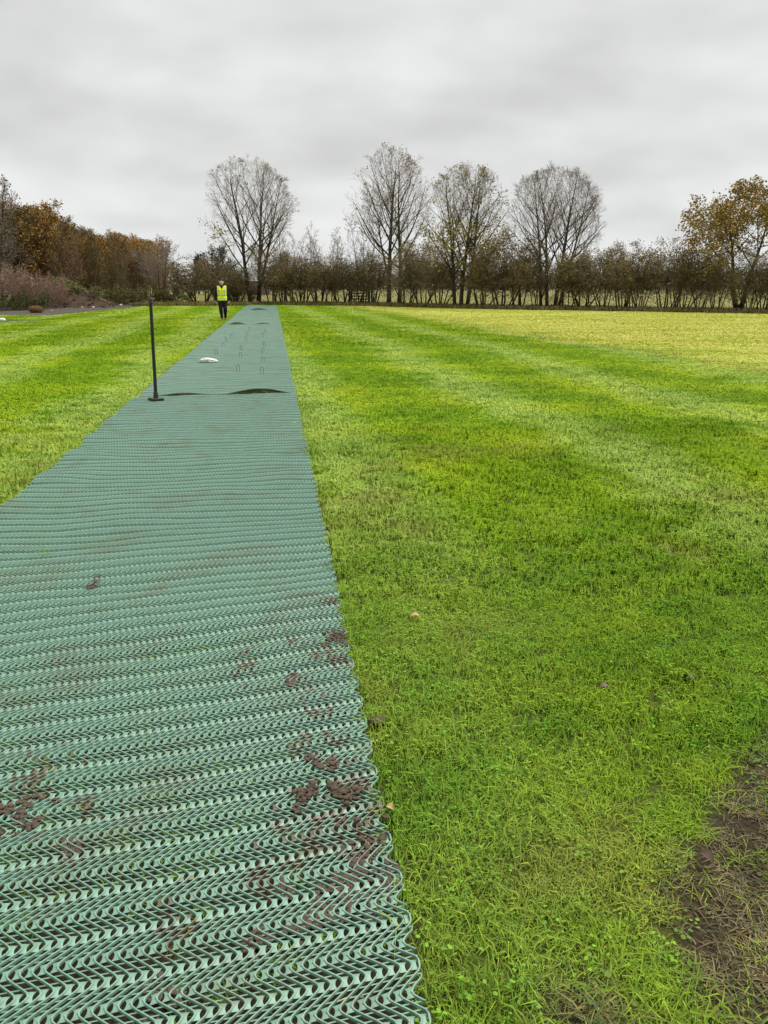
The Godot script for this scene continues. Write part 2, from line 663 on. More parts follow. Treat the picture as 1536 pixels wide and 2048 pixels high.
# ------------------------------------------------------------------ grass
func tuft(seed_: int, blades: int, rad: float, h: float, wide: float, flop: float) -> ArrayMesh:
	var rng := RandomNumberGenerator.new()
	rng.seed = seed_
	var mb := MB.new()
	for k in blades:
		var a := rng.randf() * TAU
		var p := Vector3(cos(a), 0, sin(a)) * rad * sqrt(rng.randf())
		p.y = -0.004
		var b := rng.randf() * TAU
		var out := Vector3(cos(b), 0, sin(b))
		var side := Vector3(-out.z, 0, out.x)
		side = side.rotated(out, rng.randf_range(-0.7, 0.7))
		var hh := h * rng.randf_range(0.45, 1.15)
		var fl := flop * rng.randf_range(0.3, 1.4)
		var w := wide * rng.randf_range(0.6, 1.2)
		var m := p + Vector3.UP * hh * 0.62 + out * hh * fl * 0.35
		var tip := p + Vector3.UP * hh * (1.0 - 0.28 * fl) + out * hh * fl
		var tone := rng.randf_range(0.55, 1.35)
		var col := Color(tone, tone, tone)
		var dice := rng.randf()
		if dice < 0.07:
			col = Color(1.8, 1.2, 2.4)
		elif dice < 0.25:
			col = Color(1.25, 1.12, 1.0) * tone
		elif dice < 0.4:
			col = Color(0.8, 1.0, 1.35) * tone
		var nn := (out * -0.45 + Vector3.UP).normalized()
		var i0 := mb.vert(p - side * w * 0.5, nn, col)
		var i1 := mb.vert(p + side * w * 0.5, nn, col)
		var i2 := mb.vert(m - side * w * 0.45, nn, col)
		var i3 := mb.vert(m + side * w * 0.45, nn, col)
		var i4 := mb.vert(tip, nn, col)
		mb.quad(i0, i1, i2, i3)
		mb.tri(i2, i3, i4)
	return mb.mesh(M.grass)

func clover(seed_: int) -> ArrayMesh:
	var rng := RandomNumberGenerator.new()
	rng.seed = seed_
	var mb := MB.new()
	for k in 7:
		var a := rng.randf() * TAU
		var p := Vector3(cos(a), 0, sin(a)) * 0.05 * sqrt(rng.randf())
		var top := p * 1.2 + Vector3.UP * rng.randf_range(0.012, 0.03)
		var tone := rng.randf_range(0.8, 1.25)
		var col := Color(0.62, 0.85, 0.9) * tone
		mb.seg(p, top, 0.0006, 0.0006, 3, col)
		var tilt := Vector3(rng.randf_range(-0.4, 0.4), 1, rng.randf_range(-0.4, 0.4)).normalized()
		var spin := rng.randf() * TAU
		for l in 3:
			var d := tilt.cross(Vector3(0.3, 0.1, 0.9)).normalized().rotated(tilt, spin + TAU * l / 3.0)
			var s := tilt.cross(d)
			var r := rng.randf_range(0.0024, 0.0040)
			var c0 := mb.vert(top, tilt, col)
			var ring := []
			for q in 5:
				var an := -1.1 + 2.2 * q / 4.0
				ring.append(mb.vert(top + (d * cos(an) + s * sin(an) * 0.8) * r * (1.5 if q != 2 else 1.35) + tilt * r * 0.15, tilt, col))
			for q in 4:
				mb.tri(c0, ring[q], ring[q + 1])
	return mb.mesh(M.grass)

func scatter(parent: Node, meshes: Array, spots: Array) -> void:
	# spots: [Transform3D, Color] shared out between the mesh variants
	var lists := []
	for m in meshes:
		lists.append([])
	for k in spots.size():
		lists[k % meshes.size()].append(spots[k])
	for k in meshes.size():
		var l: Array = lists[k]
		if l.is_empty():
			continue
		var mm := MultiMesh.new()
		mm.transform_format = MultiMesh.TRANSFORM_3D
		mm.use_colors = true
		mm.mesh = meshes[k]
		mm.instance_count = l.size()
		for j in l.size():
			mm.set_instance_transform(j, l[j][0])
			mm.set_instance_color(j, l[j][1])
		var o := MultiMeshInstance3D.new()
		o.multimesh = mm
		o.name = "grass_tuft"
		o.set_meta("kind", "stuff")
		parent.add_child(o, true)

func grass() -> void:
	var rng := RandomNumberGenerator.new()
	rng.seed = 77
	var lawn := base("grass")
	lawn.set_meta("kind", "stuff")
	lawn.set_meta("label", "short mown grass in green and straw coloured stripes across the field")
	var zones := [
		# z near, z far, per m2, tufts, scale
		[-0.7, -3.6, 1500.0, 0],
		[-3.6, -8.5, 620.0, 1],
		[-8.5, -20.0, 210.0, 2],
		[-20.0, -40.0, 105.0, 3],
		[-40.0, -68.0, 62.0, 4],
	]
	var kinds := [
		[tuft(1, 26, 0.035, 0.034, 0.0030, 1.2), tuft(2, 26, 0.035, 0.030, 0.0030, 1.5), tuft(3, 22, 0.04, 0.042, 0.0032, 1.1), tuft(4, 28, 0.035, 0.026, 0.0028, 1.5), tuft(5, 10, 0.045, 0.056, 0.0034, 1.5), tuft(6, 26, 0.038, 0.032, 0.0030, 1.3), tuft(17, 26, 0.038, 0.030, 0.0030, 1.3), tuft(18, 26, 0.036, 0.034, 0.0030, 1.2), tuft(19, 26, 0.036, 0.028, 0.0030, 1.4), tuft(20, 24, 0.036, 0.036, 0.0030, 1.2), clover(6)],
		[tuft(7, 24, 0.055, 0.046, 0.0042, 1.1), tuft(8, 24, 0.055, 0.040, 0.0042, 1.2), tuft(9, 24, 0.05, 0.054, 0.0042, 0.9)],
		[tuft(10, 32, 0.095, 0.040, 0.006, 1.4), tuft(11, 32, 0.095, 0.036, 0.006, 1.3), tuft(12, 32, 0.09, 0.044, 0.006, 1.2)],
		[tuft(13, 36, 0.16, 0.040, 0.010, 1.5), tuft(14, 36, 0.16, 0.036, 0.010, 1.4)],
		[tuft(15, 38, 0.25, 0.044, 0.016, 1.6), tuft(16, 38, 0.25, 0.040, 0.016, 1.5)],
	]
	for zn in zones:
		var spots := []
		var z0: float = zn[0]
		var z1: float = zn[1]
		var rows := int((z0 - z1) / 0.1)
		for r in rows:
			var za := z0 - (r + 0.5) * 0.1
			var half := -za * 0.53 + 1.2
			var want: float = zn[2] * 0.1 * 2.0 * half
			for k in int(want):
				var x := rng.randf_range(-half, half)
				var z := za + rng.randf_range(-0.05, 0.05)
				if z < verge_z(x) + 0.3 * n_small.get_noise_2d(x, z):
					continue
				var q := mat_st(x, z)
				var under := on_mat(x, z, -0.005)
				if under and q.x > 11.1 and q.x < 12.0 and rng.randf() < 0.8:
					continue
				if under and rng.randf() > clampf((0.22 if q.x > 4.0 else 0.05) + 0.5 * n_mid.get_noise_2d(x * 0.9 + 70.0, z * 0.6) + 0.25 * smoothstep(3.0, 8.0, q.x), 0.05, 0.9):
					continue
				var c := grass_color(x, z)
				var s := rng.randf_range(0.75, 1.25)
				var sy := s
				if z > -9.0:
					var clump := n_small.get_noise_2d(x * 2.2 + 31.0, z * 2.2)
					if clump < -0.28 and rng.randf() < 0.55 and z > -6.0:
						continue
					sy *= 0.62 + 0.9 * clampf(0.5 + n_mid.get_noise_2d(x * 1.4 - 9.0, z * 1.4), 0, 1) + 0.7 * maxf(clump, 0.0)
				if z > -3.2 and x > 0:
					var m := mud_at(x, z)
					if m > 0.2:
						if rng.randf() < m * 0.45:
							continue
						c = c.lerp(Color(0.100, 0.080, 0.044) * rng.randf_range(0.4, 1.8), m * (0.97 if rng.randf() < 0.86 else 0.3))
						sy *= lerpf(1.0, 0.42, m)
						s *= lerpf(1.0, 1.25, m)
				if x < -11.0 and rng.randf() < track_at(x, z) * 1.6:
					continue
				if under:
					sy = minf(sy, 1.0) * (0.62 if q.x > 3.0 else 0.5)
					s *= 0.85
				var v := rng.randf_range(0.78, 1.22)
				var bs := Basis(Vector3.UP, rng.randf() * TAU).scaled(Vector3(s, sy, s))
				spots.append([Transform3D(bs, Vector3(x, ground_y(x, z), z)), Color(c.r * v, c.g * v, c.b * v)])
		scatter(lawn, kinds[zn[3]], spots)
	# dry, longer grass and weeds along the foot of the hedge
	var verge := base("verge_grass")
	verge.set_meta("kind", "stuff")
	verge.set_meta("label", "dry straw and brown verge grass along the foot of the hedge")
	var vs := []
	for k in 9000:
		var x := rng.randf_range(-19.0, 27.0)
		var z := verge_z(x) - pow(rng.randf(), 1.6) * 6.0 + 0.4
		var c := Color(0.17, 0.115, 0.05).lerp(Color(0.30, 0.25, 0.11), rng.randf())
		if rng.randf() < 0.22:
			c = Color(0.10, 0.13, 0.03)
		var s := rng.randf_range(0.8, 1.4)
		vs.append([Transform3D(Basis(Vector3.UP, rng.randf() * TAU).scaled(Vector3(s, s * rng.randf_range(0.8, 2.6), s)), Vector3(x, 0, z)), c])
	scatter(verge, [tuft(21, 30, 0.2, 0.10, 0.016, 1.0), tuft(22, 30, 0.2, 0.12, 0.016, 0.8)], vs)
	var beyond := base("field_grass")
	beyond.set_meta("kind", "stuff")
	beyond.set_meta("label", "pale dry grass of the open field behind the hedge")
	var fs := []
	for k in 9000:
		var x := rng.randf_range(-40.0, 45.0)
		var z := hedge_z(x) - 3.0 - 60.0 * pow(rng.randf(), 1.5)
		var c := Color(0.42, 0.37, 0.17).lerp(Color(0.26, 0.28, 0.10), rng.randf())
		var s := rng.randf_range(1.0, 2.2)
		fs.append([Transform3D(Basis(Vector3.UP, rng.randf() * TAU).scaled(Vector3(s, s, s)), Vector3(x, 0, z)), c])
	scatter(beyond, [tuft(23, 30, 0.35, 0.12, 0.02, 0.9)], fs)

# ------------------------------------------------------------------ mats
func lobe(s: float, w: float, list: Array) -> float:
	var y := 0.0
	for l in list:   # [s0, centre across, half width, height, run back]
		var a: float = absf(w - l[1]) / l[2]
		if a < 1.0 and s >= l[0] - 0.001:
			y += l[3] * pow(cos(a * PI * 0.5), 1.5) * exp(-pow((s - l[0]) / l[4], 1.3))
	return y

func mat_y(s: float, w: float, lobes: Array) -> float:
	var p := MAT_O + MAT_H * s + MAT_R * w
	var y := ground_y(p.x, p.z) + 0.011
	var e := smoothstep(-0.7, 0.0, w)
	y += maxf(0.0, 0.013 + 0.020 * n_mid.get_noise_2d(w * 1.6 + 20.0, s * 2.3) + 0.010 * n_small.get_noise_2d(w * 0.5, s * 0.9))
	y += e * maxf(0.0, sin(s * 5.3 + 2.0 * n_big.get_noise_2d(s * 3.0, 4.0)) * 0.022) * smoothstep(5.0, 8.0, s) * (1.0 - smoothstep(30.0, 34.0, s))
	y += maxf(0.0, sin(s * 8.3 + 3.0 * n_mid.get_noise_2d(w * 0.9, s * 0.8) + 1.5 * sin(s * 1.7))) * 0.008 * smoothstep(9.0, 13.0, s)
	var el := smoothstep(-MAT_W + 0.6, -MAT_W, w)
	y += el * maxf(0.0, sin(s * 7.1) * 0.02) * smoothstep(4.0, 6.0, s)
	return y + lobe(s, w, lobes)

const CELL_D := 0.027

func fan_out(s: float) -> float:   # how far the lattice rows run ahead along one side, where the mat was pulled askew
	var pts := [[0.0, 0.22], [1.3, 0.24], [2.0, 0.30], [3.1, 0.42], [4.2, 0.20], [5.2, -0.02], [7.0, -0.08], [11.0, 0.0], [90.0, 0.0]]
	for k in pts.size() - 1:
		if s <= pts[k + 1][0]:
			return lerpf(pts[k][1], pts[k + 1][1], smoothstep(0.0, 1.0, (s - pts[k][0]) / (pts[k + 1][0] - pts[k][0])))
	return 0.0
const CELL_P := 0.14
# rib sections: across, up, then the normal; the walls are upright, the top is narrow
const PROF := [
	[[-0.0018, -0.0015, -1.0, 0.05], [-0.0017, 0.0058, -1.0, 0.15], [-0.0012, 0.0068, -0.4, 0.9], [0.0012, 0.0068, 0.4, 0.9], [0.0017, 0.0058, 1.0, 0.15], [0.0018, -0.0015, 1.0, 0.05]],
	[[-0.0018, -0.0020, -1.0, 0.05], [-0.0014, 0.0068, -0.9, 0.4], [0.0014, 0.0068, 0.9, 0.4], [0.0018, -0.0020, 1.0, 0.05]],
	[[-0.0018, -0.0025, -1.0, 0.05], [-0.0014, 0.0068, -0.9, 0.4], [0.0014, 0.0068, 0.9, 0.4], [0.0018, -0.0025, 1.0, 0.05]],
]

func grime(s: float, w: float) -> Color:   # dried mud film in patches on the plastic
	var g := clampf(n_small.get_noise_2d(w * 1.1 + 7.0, s * 0.9) * 1.5 + n_fine.get_noise_2d(w, s) * 0.6 - 0.15, 0, 1)
	var c := Color(1, 1, 1).lerp(Color(0.95, 0.62, 0.52), g * 0.6)
	if s < 4.5:
		c = c.lerp(Color(0.72, 0.30, 0.26), smoothstep(0.3, 0.6, mud_mask(s, w)) * 0.9)
	return c

func zig(f: float) -> float:   # rounded zigzag, -1..1, right bend at f = 0
	return asin(0.88 * cos(f * TAU)) / asin(0.88)

func mat_roll(label: String, s0: float, s1: float, lobes: Array, fine_to: float, mid_to: float, ribs_apart: bool) -> void:
	var o := base("mesh_mat")
	o.position = MAT_O + MAT_H * s0
	tag(o, label, "mat", "green mesh mats laid end to end")
	var here := o.position
	var rows := int((s1 - s0) / CELL_P)
	var cols := int(MAT_W / CELL_D)
	# height grid: one point per cell corner
	var gw := cols + 1
	var hg := PackedFloat32Array()
	for i in rows + 1:
		for k in gw:
			hg.append(mat_y(s0 + i * CELL_P, -MAT_W + k * CELL_D, lobes))
	var amp := 0.033
	var joined := MB.new()
	var webs := MB.new()
	var swing := PackedFloat32Array()
	var askew := PackedFloat32Array()
	for i in rows + 1:
		askew.append(fan_out(s0 + i * CELL_P) if s0 < 11.0 else 0.0)
		swing.append(0.018 * n_mid.get_noise_1d((s0 + i * CELL_P) * 2.0))
	var put := func(i: int, f: float, w: float, y: float) -> Vector3:
		var kk := clampf((w + MAT_W) / CELL_D, 0, cols - 0.001)
		var k0 := int(kk)
		var kf := kk - k0
		var a := hg[i * gw + k0]
		var b := hg[i * gw + k0 + 1]
		var c_ := hg[(i + 1) * gw + k0]
		var d_ := hg[(i + 1) * gw + k0 + 1]
		var hh := lerpf(lerpf(a, b, kf), lerpf(c_, d_, kf), f)
		return MAT_O + MAT_H * (s0 + (i + f) * CELL_P + lerpf(askew[i], askew[i + 1], f) * (1.0 + w / MAT_W)) + MAT_R * (w + lerpf(swing[i], swing[i + 1], f)) + Vector3(0, hh + y, 0) - here
	for k in range(-1, cols + 1):
		var mb := MB.new() if ribs_apart else joined
		var wc := -MAT_W + (k + 0.5) * CELL_D
		var ring := -1
		var lod_was := -1
		for i in rows:
			var s := s0 + i * CELL_P
			var lod := 0 if s < fine_to else (1 if s < mid_to else 2)
			var segs: int = [14, 8, 4][lod]
			var prof: Array = PROF[lod]
			var m := prof.size()
			for j in segs + 1:
				if j == 0 and ring >= 0 and lod == lod_was:
					continue
				var f := float(j) / segs
				var raw := wc + amp * zig(f)
				var w := clampf(raw, -MAT_W, 0.0)
				var e := 0.004
				var slope := (zig(f + e) - zig(f - e)) * amp / (2.0 * e * CELL_P)
				if raw != w:
					slope = 0.0
				var across := (MAT_R - MAT_H * slope).normalized()
				var bend := absf(zig(f))
				var fat := 1.0 + 0.6 * smoothstep(0.75, 1.0, bend)
				var pc: Vector3 = put.call(i, minf(f, 1.0), w, 0.0)
				var film := grime(s + f * CELL_P, w)
				var b0 := mb.v.size()
				for q in m:
					var pr: Array = prof[q]
					var nn: Vector3 = (across * pr[2] + Vector3.UP * pr[3]).normalized()
					mb.v.append(pc + across * pr[0] * fat + Vector3(0, pr[1], 0))
					mb.n.append(nn)
					mb.c.append(film)
				if ring >= 0 and j > 0:
					for q in m - 1:
						mb.quad(ring + q, ring + q + 1, b0 + q, b0 + q + 1)
				ring = b0
				if k < 0 or k >= cols:
					if raw != w:
						ring = -1
			lod_was = lod
			# webs towards the next rib: a broad one at each bend, thin bars between
			if k >= cols:
				continue
			var dirt := grime(s, wc)
			for half in 2:
				var fm := 0.0 if half == 0 else 0.5
				var sg := 1.0 if half == 0 else -1.0
				# rib k bends towards +w at f=0; the web leaves its convex side and stops short of the next rib
				var kb := k if half == 0 else k + 1
				var w0 := -MAT_W + (kb + 0.5) * CELL_D + amp * sg
				var len_ := CELL_D * (0.44 if lod < 2 else 0.6)
				var nf: int = [3, 2, 1, 1][lod]
				var nw: int = [2, 1, 1, 1][lod]
				var fh := 0.10
				for side in (2 if half == 0 else 1):
					var fa := (0.0 if side == 0 else 1.0 - fh) if half == 0 else 0.5 - fh
					var fb := (fh if side == 0 else 1.0) if half == 0 else 0.5 + fh
					var b1 := webs.v.size()
					for a in nf + 1:
						var f := lerpf(fa, fb, float(a) / nf)
						var off := absf((f if f < 0.25 else (1.0 - f if f > 0.75 else absf(f - 0.5)))) / fh
						for c_ in nw + 1:
							var g := float(c_) / nw
							# the rib curves away from its bend, so the near side of the web follows it; the far side bows in
							var near := amp * sg * (zig(f) * sg - 1.0)
							var wl := w0 + lerpf(near, sg * len_ * (0.78 + 0.45 * off * off), g)
							wl = clampf(wl, -MAT_W, 0.0)
							var yy := 0.0050 - 0.0030 * g - 0.0016 * off
							webs.v.append(put.call(i, clampf(f, 0, 1), wl, yy))
							webs.n.append((MAT_R * sg * 0.35 * (g - 0.2) + Vector3.UP + MAT_H * (f - fm if f < 0.75 else f - 1.0) * 3.0).normalized())
							webs.c.append(dirt)
					for a in nf:
						for c_ in nw:
							var u := b1 + a * (nw + 1) + c_
							if sg > 0:
								webs.quad(u, u + 1, u + nw + 1, u + nw + 2)
							else:
								webs.quad(u + 1, u, u + nw + 2, u + nw + 1)
			if lod < 2:
				for bi in 4:
					var f: float = [0.18, 0.32, 0.68, 0.82][bi]
					var wa := clampf(wc + amp * zig(f), -MAT_W, 0.0)
					var wb := clampf(wc + CELL_D + amp * zig(f), -MAT_W, 0.0)
					if wb - wa < 0.002:
						continue
					var t := 0.007 if lod == 0 else 0.007
					var b2 := webs.v.size()
					for fo in ([-t, 0.0, t] if lod == 0 else [-t, t]):
						var top := 0.0028 if fo == 0.0 else (0.000 if lod == 0 else 0.0022)
						for ww in [wa, wb]:
							webs.v.append(put.call(i, f + fo, ww, top))
							webs.n.append((Vector3.UP + MAT_H * fo * 60.0).normalized() if lod == 0 else Vector3.UP)
							webs.c.append(Color(1, 1, 1))
					webs.quad(b2, b2 + 1, b2 + 2, b2 + 3)
					if lod == 0:
						webs.quad(b2 + 2, b2 + 3, b2 + 4, b2 + 5)
		if ribs_apart and mb.ix.size():
			part(mb, "rib", M.plastic, o)
	if not ribs_apart:
		part(joined, "ribs", M.plastic, o).set_meta("kind", "stuff")
	part(webs, "webbing", M.plastic, o).set_meta("kind", "stuff")

func mats() -> void:
	mat_roll("nearest green zigzag mesh mat, muddy, with the black tamper at its far end", 0.6, 11.25, [], 4.3, 100.0, true)
	mat_roll("second green mesh mat with upright pegs and a crumpled white bag", 11.26, 31.57, [[11.26, -0.55, 0.52, 0.075, 0.45], [11.26, -1.66, 0.40, 0.030, 0.4]], 0.0, 0.0, false)
	mat_roll("third green mesh mat, from beside the walking person towards the hedge", 31.6, 49.39, [[31.6, -1.72, 0.42, 0.085, 0.5], [31.6, -0.7, 0.38, 0.05, 0.5]], 0.0, 0.0, false)
	mat_roll("farthest green mesh mat, ending short of the hedge", 49.4, 59.6, [[49.4, -1.2, 0.65, 0.11, 0.6]], 0.0, 0.0, false)

# x, z, reach, label of each mud patch on the nearest mat
const MUD := [
	[-0.20, -2.18, 0.055, "mud caked in the near mat, a single star shaped clump"],
	[-0.25, -2.02, 0.050, "small mud clump in the mat, paired with one nearer the edge"],
	[-0.12, -2.01, 0.055, "mud clump close to the mat edge, paired with a smaller one"],
	[-0.05, -1.77, 0.085, "largest brown mud smear along the mat edge"],
	[0.00, -1.67, 0.065, "mud lying right on the mat edge below the largest smear"],
	[-0.10, -1.62, 0.055, "mud filling the mat cells just inside the edge smear"],
	[-0.01, -1.55, 0.050, "lowest mud clump on the mat edge"],
	[-0.15, -1.57, 0.045, "thin mud clump inside the muddy corner of the mat"],
	[-0.20, -1.50, 0.036, "small round mud blob near the foot of the mat"],
	[-0.30, -1.47, 0.050, "loose mud clump well inside the mat foot"],
	[-1.09, -1.91, 0.085, "wide mud smear far from the edge beside the frame"],
	[-0.88, -1.78, 0.045, "short mud streak next to the wide mud smear"],
	[-0.53, -2.55, 0.050, "mud clump in the mat middle with a flat top"],
	[-0.56, -2.68, 0.032, "small mud crumb behind the flat topped clump"],
	[-0.21, -3.12, 0.060, "farthest mud clump on the mat edge"],
	[-0.23, -2.62, 0.070, "scattered mud across the mat near the edge"],
	[-0.15, -2.53, 0.055, "mud crumbs between scattered mud and mat edge"],
	[-0.36, -2.74, 0.040, "single mud crumb behind the scattered mud"],
	[-0.49, -1.29, 0.050, "mud clump cut by the bottom of the view"],
	[-1.54, -3.73, 0.045, "faint mud stain far back on the mat"],
	[-0.27, -1.64, 0.030, "tiny mud crumb among clean mat cells"],
]

var mud_spots := PackedVector3Array()

func mud_mask(s: float, w: float) -> float:
	if mud_spots.is_empty():
		for m in MUD:
			var p := mat_st(m[0], m[1])
			mud_spots.append(Vector3(p.x, p.y, m[2]))
	var best := 0.0
	for q in mud_spots:
		if absf(s - q.x) > 0.25:
			continue
		var d: float = Vector2((s - q.x) / 1.3, w - q.y).length() / q.z
		if d < 1.7:
			best = maxf(best, clampf(1.15 - d + 1.3 * n_fine.get_noise_2d(s * 1.6 + 5.0, w * 2.6), 0, 1))
	return best

func mud_on_mat() -> void:
	var rng := RandomNumberGenerator.new()
	rng.seed = 5
	for m in MUD:
		var mb := MB.new()
		var r: float = m[2]
		var q := mat_st(m[0], m[1])
		var cnt := int(r * r * 60000.0) + 40
		var y0 := mat_y(q.x, clampf(q.y, -MAT_W, 0), [])
		for k in cnt:
			var a := rng.randf() * TAU
			var rr := r * 1.5 * sqrt(rng.randf())
			var ds := rr * sin(a) * 1.2
			var dw := rr * cos(a)
			if q.y + dw > 0.015 or (k > 12 and mud_mask(q.x + ds, q.y + dw) < 0.35):
				continue
			if k <= 12:
				ds *= 0.4
				dw *= 0.4
			var p := MAT_H * ds + MAT_R * dw
			var y := mat_y(q.x + ds, clampf(q.y + dw, -MAT_W, 0), []) - y0
			var sz := rng.randf_range(0.0025, 0.0095)
			mb.lump(p + Vector3(0, y + rng.randf_range(-0.001, 0.0052), 0), Vector3(sz * rng.randf_range(0.8, 1.4), minf(sz * rng.randf_range(0.3, 0.6), 0.005), sz * rng.randf_range(0.8, 1.4)), rng, 0.42, 6, 4)
		var o := part(mb, "mud_clump", M.mud, self)
		o.position = MAT_O + MAT_H * q.x + MAT_R * q.y + Vector3(0, y0, 0)
		tag(o, m[3], "mud", "mud on the near mat")

# ------------------------------------------------------------------ hedge and trees
var dull := [Color(0.105, 0.078, 0.028), Color(0.13, 0.075, 0.030), Color(0.090, 0.085, 0.028)]
var olive := [Color(0.215, 0.165, 0.065), Color(0.255, 0.155, 0.070), Color(0.190, 0.180, 0.065), Color(0.15, 0.14, 0.05)]
var gold := [Color(0.42, 0.34, 0.04), Color(0.30, 0.28, 0.04), Color(0.22, 0.22, 0.04)]
var rust := [Color(0.34, 0.17, 0.03), Color(0.26, 0.15, 0.035), Color(0.38, 0.235, 0.04), Color(0.19, 0.15, 0.035)]

func bush_params(kids1: int) -> Dictionary:
	return {"seg": [6, 4, 3, 2], "kids": [kids1, 6, 5, 0], "start": [0.24, 0.15, 0.2, 0], "ang": [0.75, 0.8, 0.8, 0], "len": [0.36, 0.5, 0.55, 0], "tip": [0.7, 0.6, 0.7, 0], "up": [0.05, 0.06, 0.03, 0.02], "wob": [0.16, 0.22, 0.28, 0.3], "sides": [5, 3, 3, 3], "thin": 0.0055, "wood": 0, "env": [Vector3(0, 2.0, 0), Vector3(1.9, 2.0, 1.9)]}

func hedgerow() -> void:
	var all := func(_p: Vector3) -> float: return 1.0
	var protos := []
	for k in 4:
		var st := fan(6 + k % 2, 3.5, 0.05, 0.36, 100 + k, 0.32)
		protos.append(woody("hawthorn_bush", 200 + k, st, bush_params(12), {"per": 2.8, "size": 0.08, "cols": olive, "keep": all, "spread": 0.14}, M.bark, [M.twig_red, M.twig_olive, M.twig, M.twig_red][k]))
	# x, z, height, width
	var spots := [[-15.4, -66.0, 3.49, 2.61], [-12.35, -65.3, 3.08, 2.15], [-9.14, -64.6, 4.21, 2.13], [-8.42, -64.5, 3.63, 1.87], [-6.8, -63.8, 3.42, 2.1], [-5.12, -63.1, 3.4, 2.29], [-3.48, -62.4, 3.2, 2.05], [-2.08, -61.8, 3.36, 1.83], [-0.89, -61.2, 3.53, 2.02], [1.77, -59.2, 3.99, 1.87], [2.82, -57.8, 4.34, 2.66], [3.98, -56.0, 3.69, 1.84], [6.71, -53.7, 3.76, 1.77], [7.97, -53.0, 4.26, 2.62], [9.08, -52.6, 3.56, 1.73], [10.18, -52.2, 3.08, 1.51], [11.95, -51.3, 3.21, 1.49], [12.78, -50.7, 3.58, 2.0], [13.85, -49.9, 3.61, 1.81], [14.94, -49.3, 3.67, 1.79], [15.87, -48.8, 3.13, 1.29], [17.15, -48.0, 3.81, 1.96], [18.1, -47.5, 3.17, 1.38], [18.87, -47.0, 3.35, 1.55], [19.7, -46.5, 3.05, 1.35], [21.18, -45.5, 2.89, 1.32], [21.83, -45.1, 3.27, 1.63], [23.05, -44.4, 3.38, 1.76], [24.24, -43.7, 3.22, 1.73]]
	var says := ["low brown bush behind the walking person, next to the bare round tree", "low bush between the walking person and the two stemmed bare tree", "tall dark bush just past the two stemmed bare tree", "narrow bush behind the far end of the mat", "first hedge bush past the thin fence post", "second hedge bush past the thin fence post", "hedge bush just before the wooden field gate", "hedge bush standing over the wooden field gate", "reddish bush between the field gate and the tallest tree", "slim bush at the far foot of the tallest tree", "big rounded brown bush between tallest tree and yellow leaved tree", "bush leaning against the yellow leaved tree, on the tallest tree's side", "bush against the yellow leaved tree, on the many stemmed tree's side", "big rounded dark bush between yellow leaved tree and many stemmed tree", "second bush between yellow leaved tree and many stemmed tree", "small low bush at the foot of the many stemmed bare tree", "small bush just past the many stemmed bare tree", "second bush past the many stemmed bare tree", "third bush past the many stemmed bare tree", "fourth bush past the many stemmed bare tree", "narrow low bush halfway between many stemmed tree and golden oak", "tall open bush before the golden oak, with the pale field showing beside it", "small bush third before the golden oak trunk", "dark bush second before the golden oak trunk", "small bush right before the golden oak trunk", "small bush right behind the golden oak trunk", "first bush past the golden oak", "second bush past the golden oak", "third bush past the golden oak, at the hedge end"]
	var rng := RandomNumberGenerator.new()
	rng.seed = 91
	for k in spots.size():
		var s: Array = spots[k]
		var which: int = k if k < 4 else [0, 1, 2, 3, 1, 0, 3, 2][k % 8]
		var o: Node3D = protos[k] if k < 4 else copy(protos[which], "hawthorn_bush")
		o.position = Vector3(s[0], 0, s[1])
		o.rotation.y = rng.randf() * TAU
		var z0: Vector2 = sizes[protos[which].name]
		o.scale = Vector3(s[3] / z0.x * 1.9, s[2] / z0.y * 1.12, s[3] / z0.x * 1.7)
		tag(o, says[k], "bush", "bushes of the hedge")
	# slender bare trees standing in the hedge
	var P := {"seg": [8, 5, 3, 2], "kids": [15, 6, 5, 0], "start": [0.22, 0.2, 0.2, 0], "ang": [0.55, 0.6, 0.65, 0], "len": [0.30, 0.42, 0.5, 0], "tip": [0.45, 0.6, 0.7, 0], "up": [0.03, 0.09, 0.06, 0.03], "wob": [0.07, 0.13, 0.2, 0.25], "sides": [5, 3, 3, 3], "thin": 0.006, "wood": 0}
	var sl := []
	for k in 3:
		sl.append(woody("slender_tree", 300 + k, fan(3, 5.6, 0.06, 0.14, 310 + k, 0.3), P, {"per": 0.10, "size": 0.09, "cols": rust, "keep": all, "spread": 0.15}, M.bark, M.twig))
	var ss := [[-7.63, -64.7, 6.11], [-6.6, -64.3, 5.63], [-5.34, -63.7, 6.41], [-4.34, -63.3, 5.35], [-3.02, -62.7, 4.95], [-1.74, -62.2, 7.0], [15.74, -49.6, 3.59], [17.92, -48.3, 3.54]]
	var sw := ["slender bare tree nearest the mat end, above the thin fence post", "slender bare tree second from the mat end", "tallest of the thin bare trees between mat end and gate", "slender bare tree fourth from the mat end", "shortest slender bare tree, right before the field gate", "tall slender bare tree leaning beside the tallest tree, over the gate", "low bare sapling halfway between many stemmed tree and golden oak", "low bare sapling next before the golden oak"]
	for k in ss.size():
		var o: Node3D = sl[k] if k < 3 else copy(sl[k % 3], "slender_tree")
		o.position = Vector3(ss[k][0], 0, ss[k][1])
		o.rotation.y = rng.randf() * TAU
		var f: float = ss[k][2] / sizes[sl[k % 3].name].y
		o.scale = Vector3(f * 1.05, f, f * 1.05)
		tag(o, sw[k], "tree", "thin bare trees in the hedge")

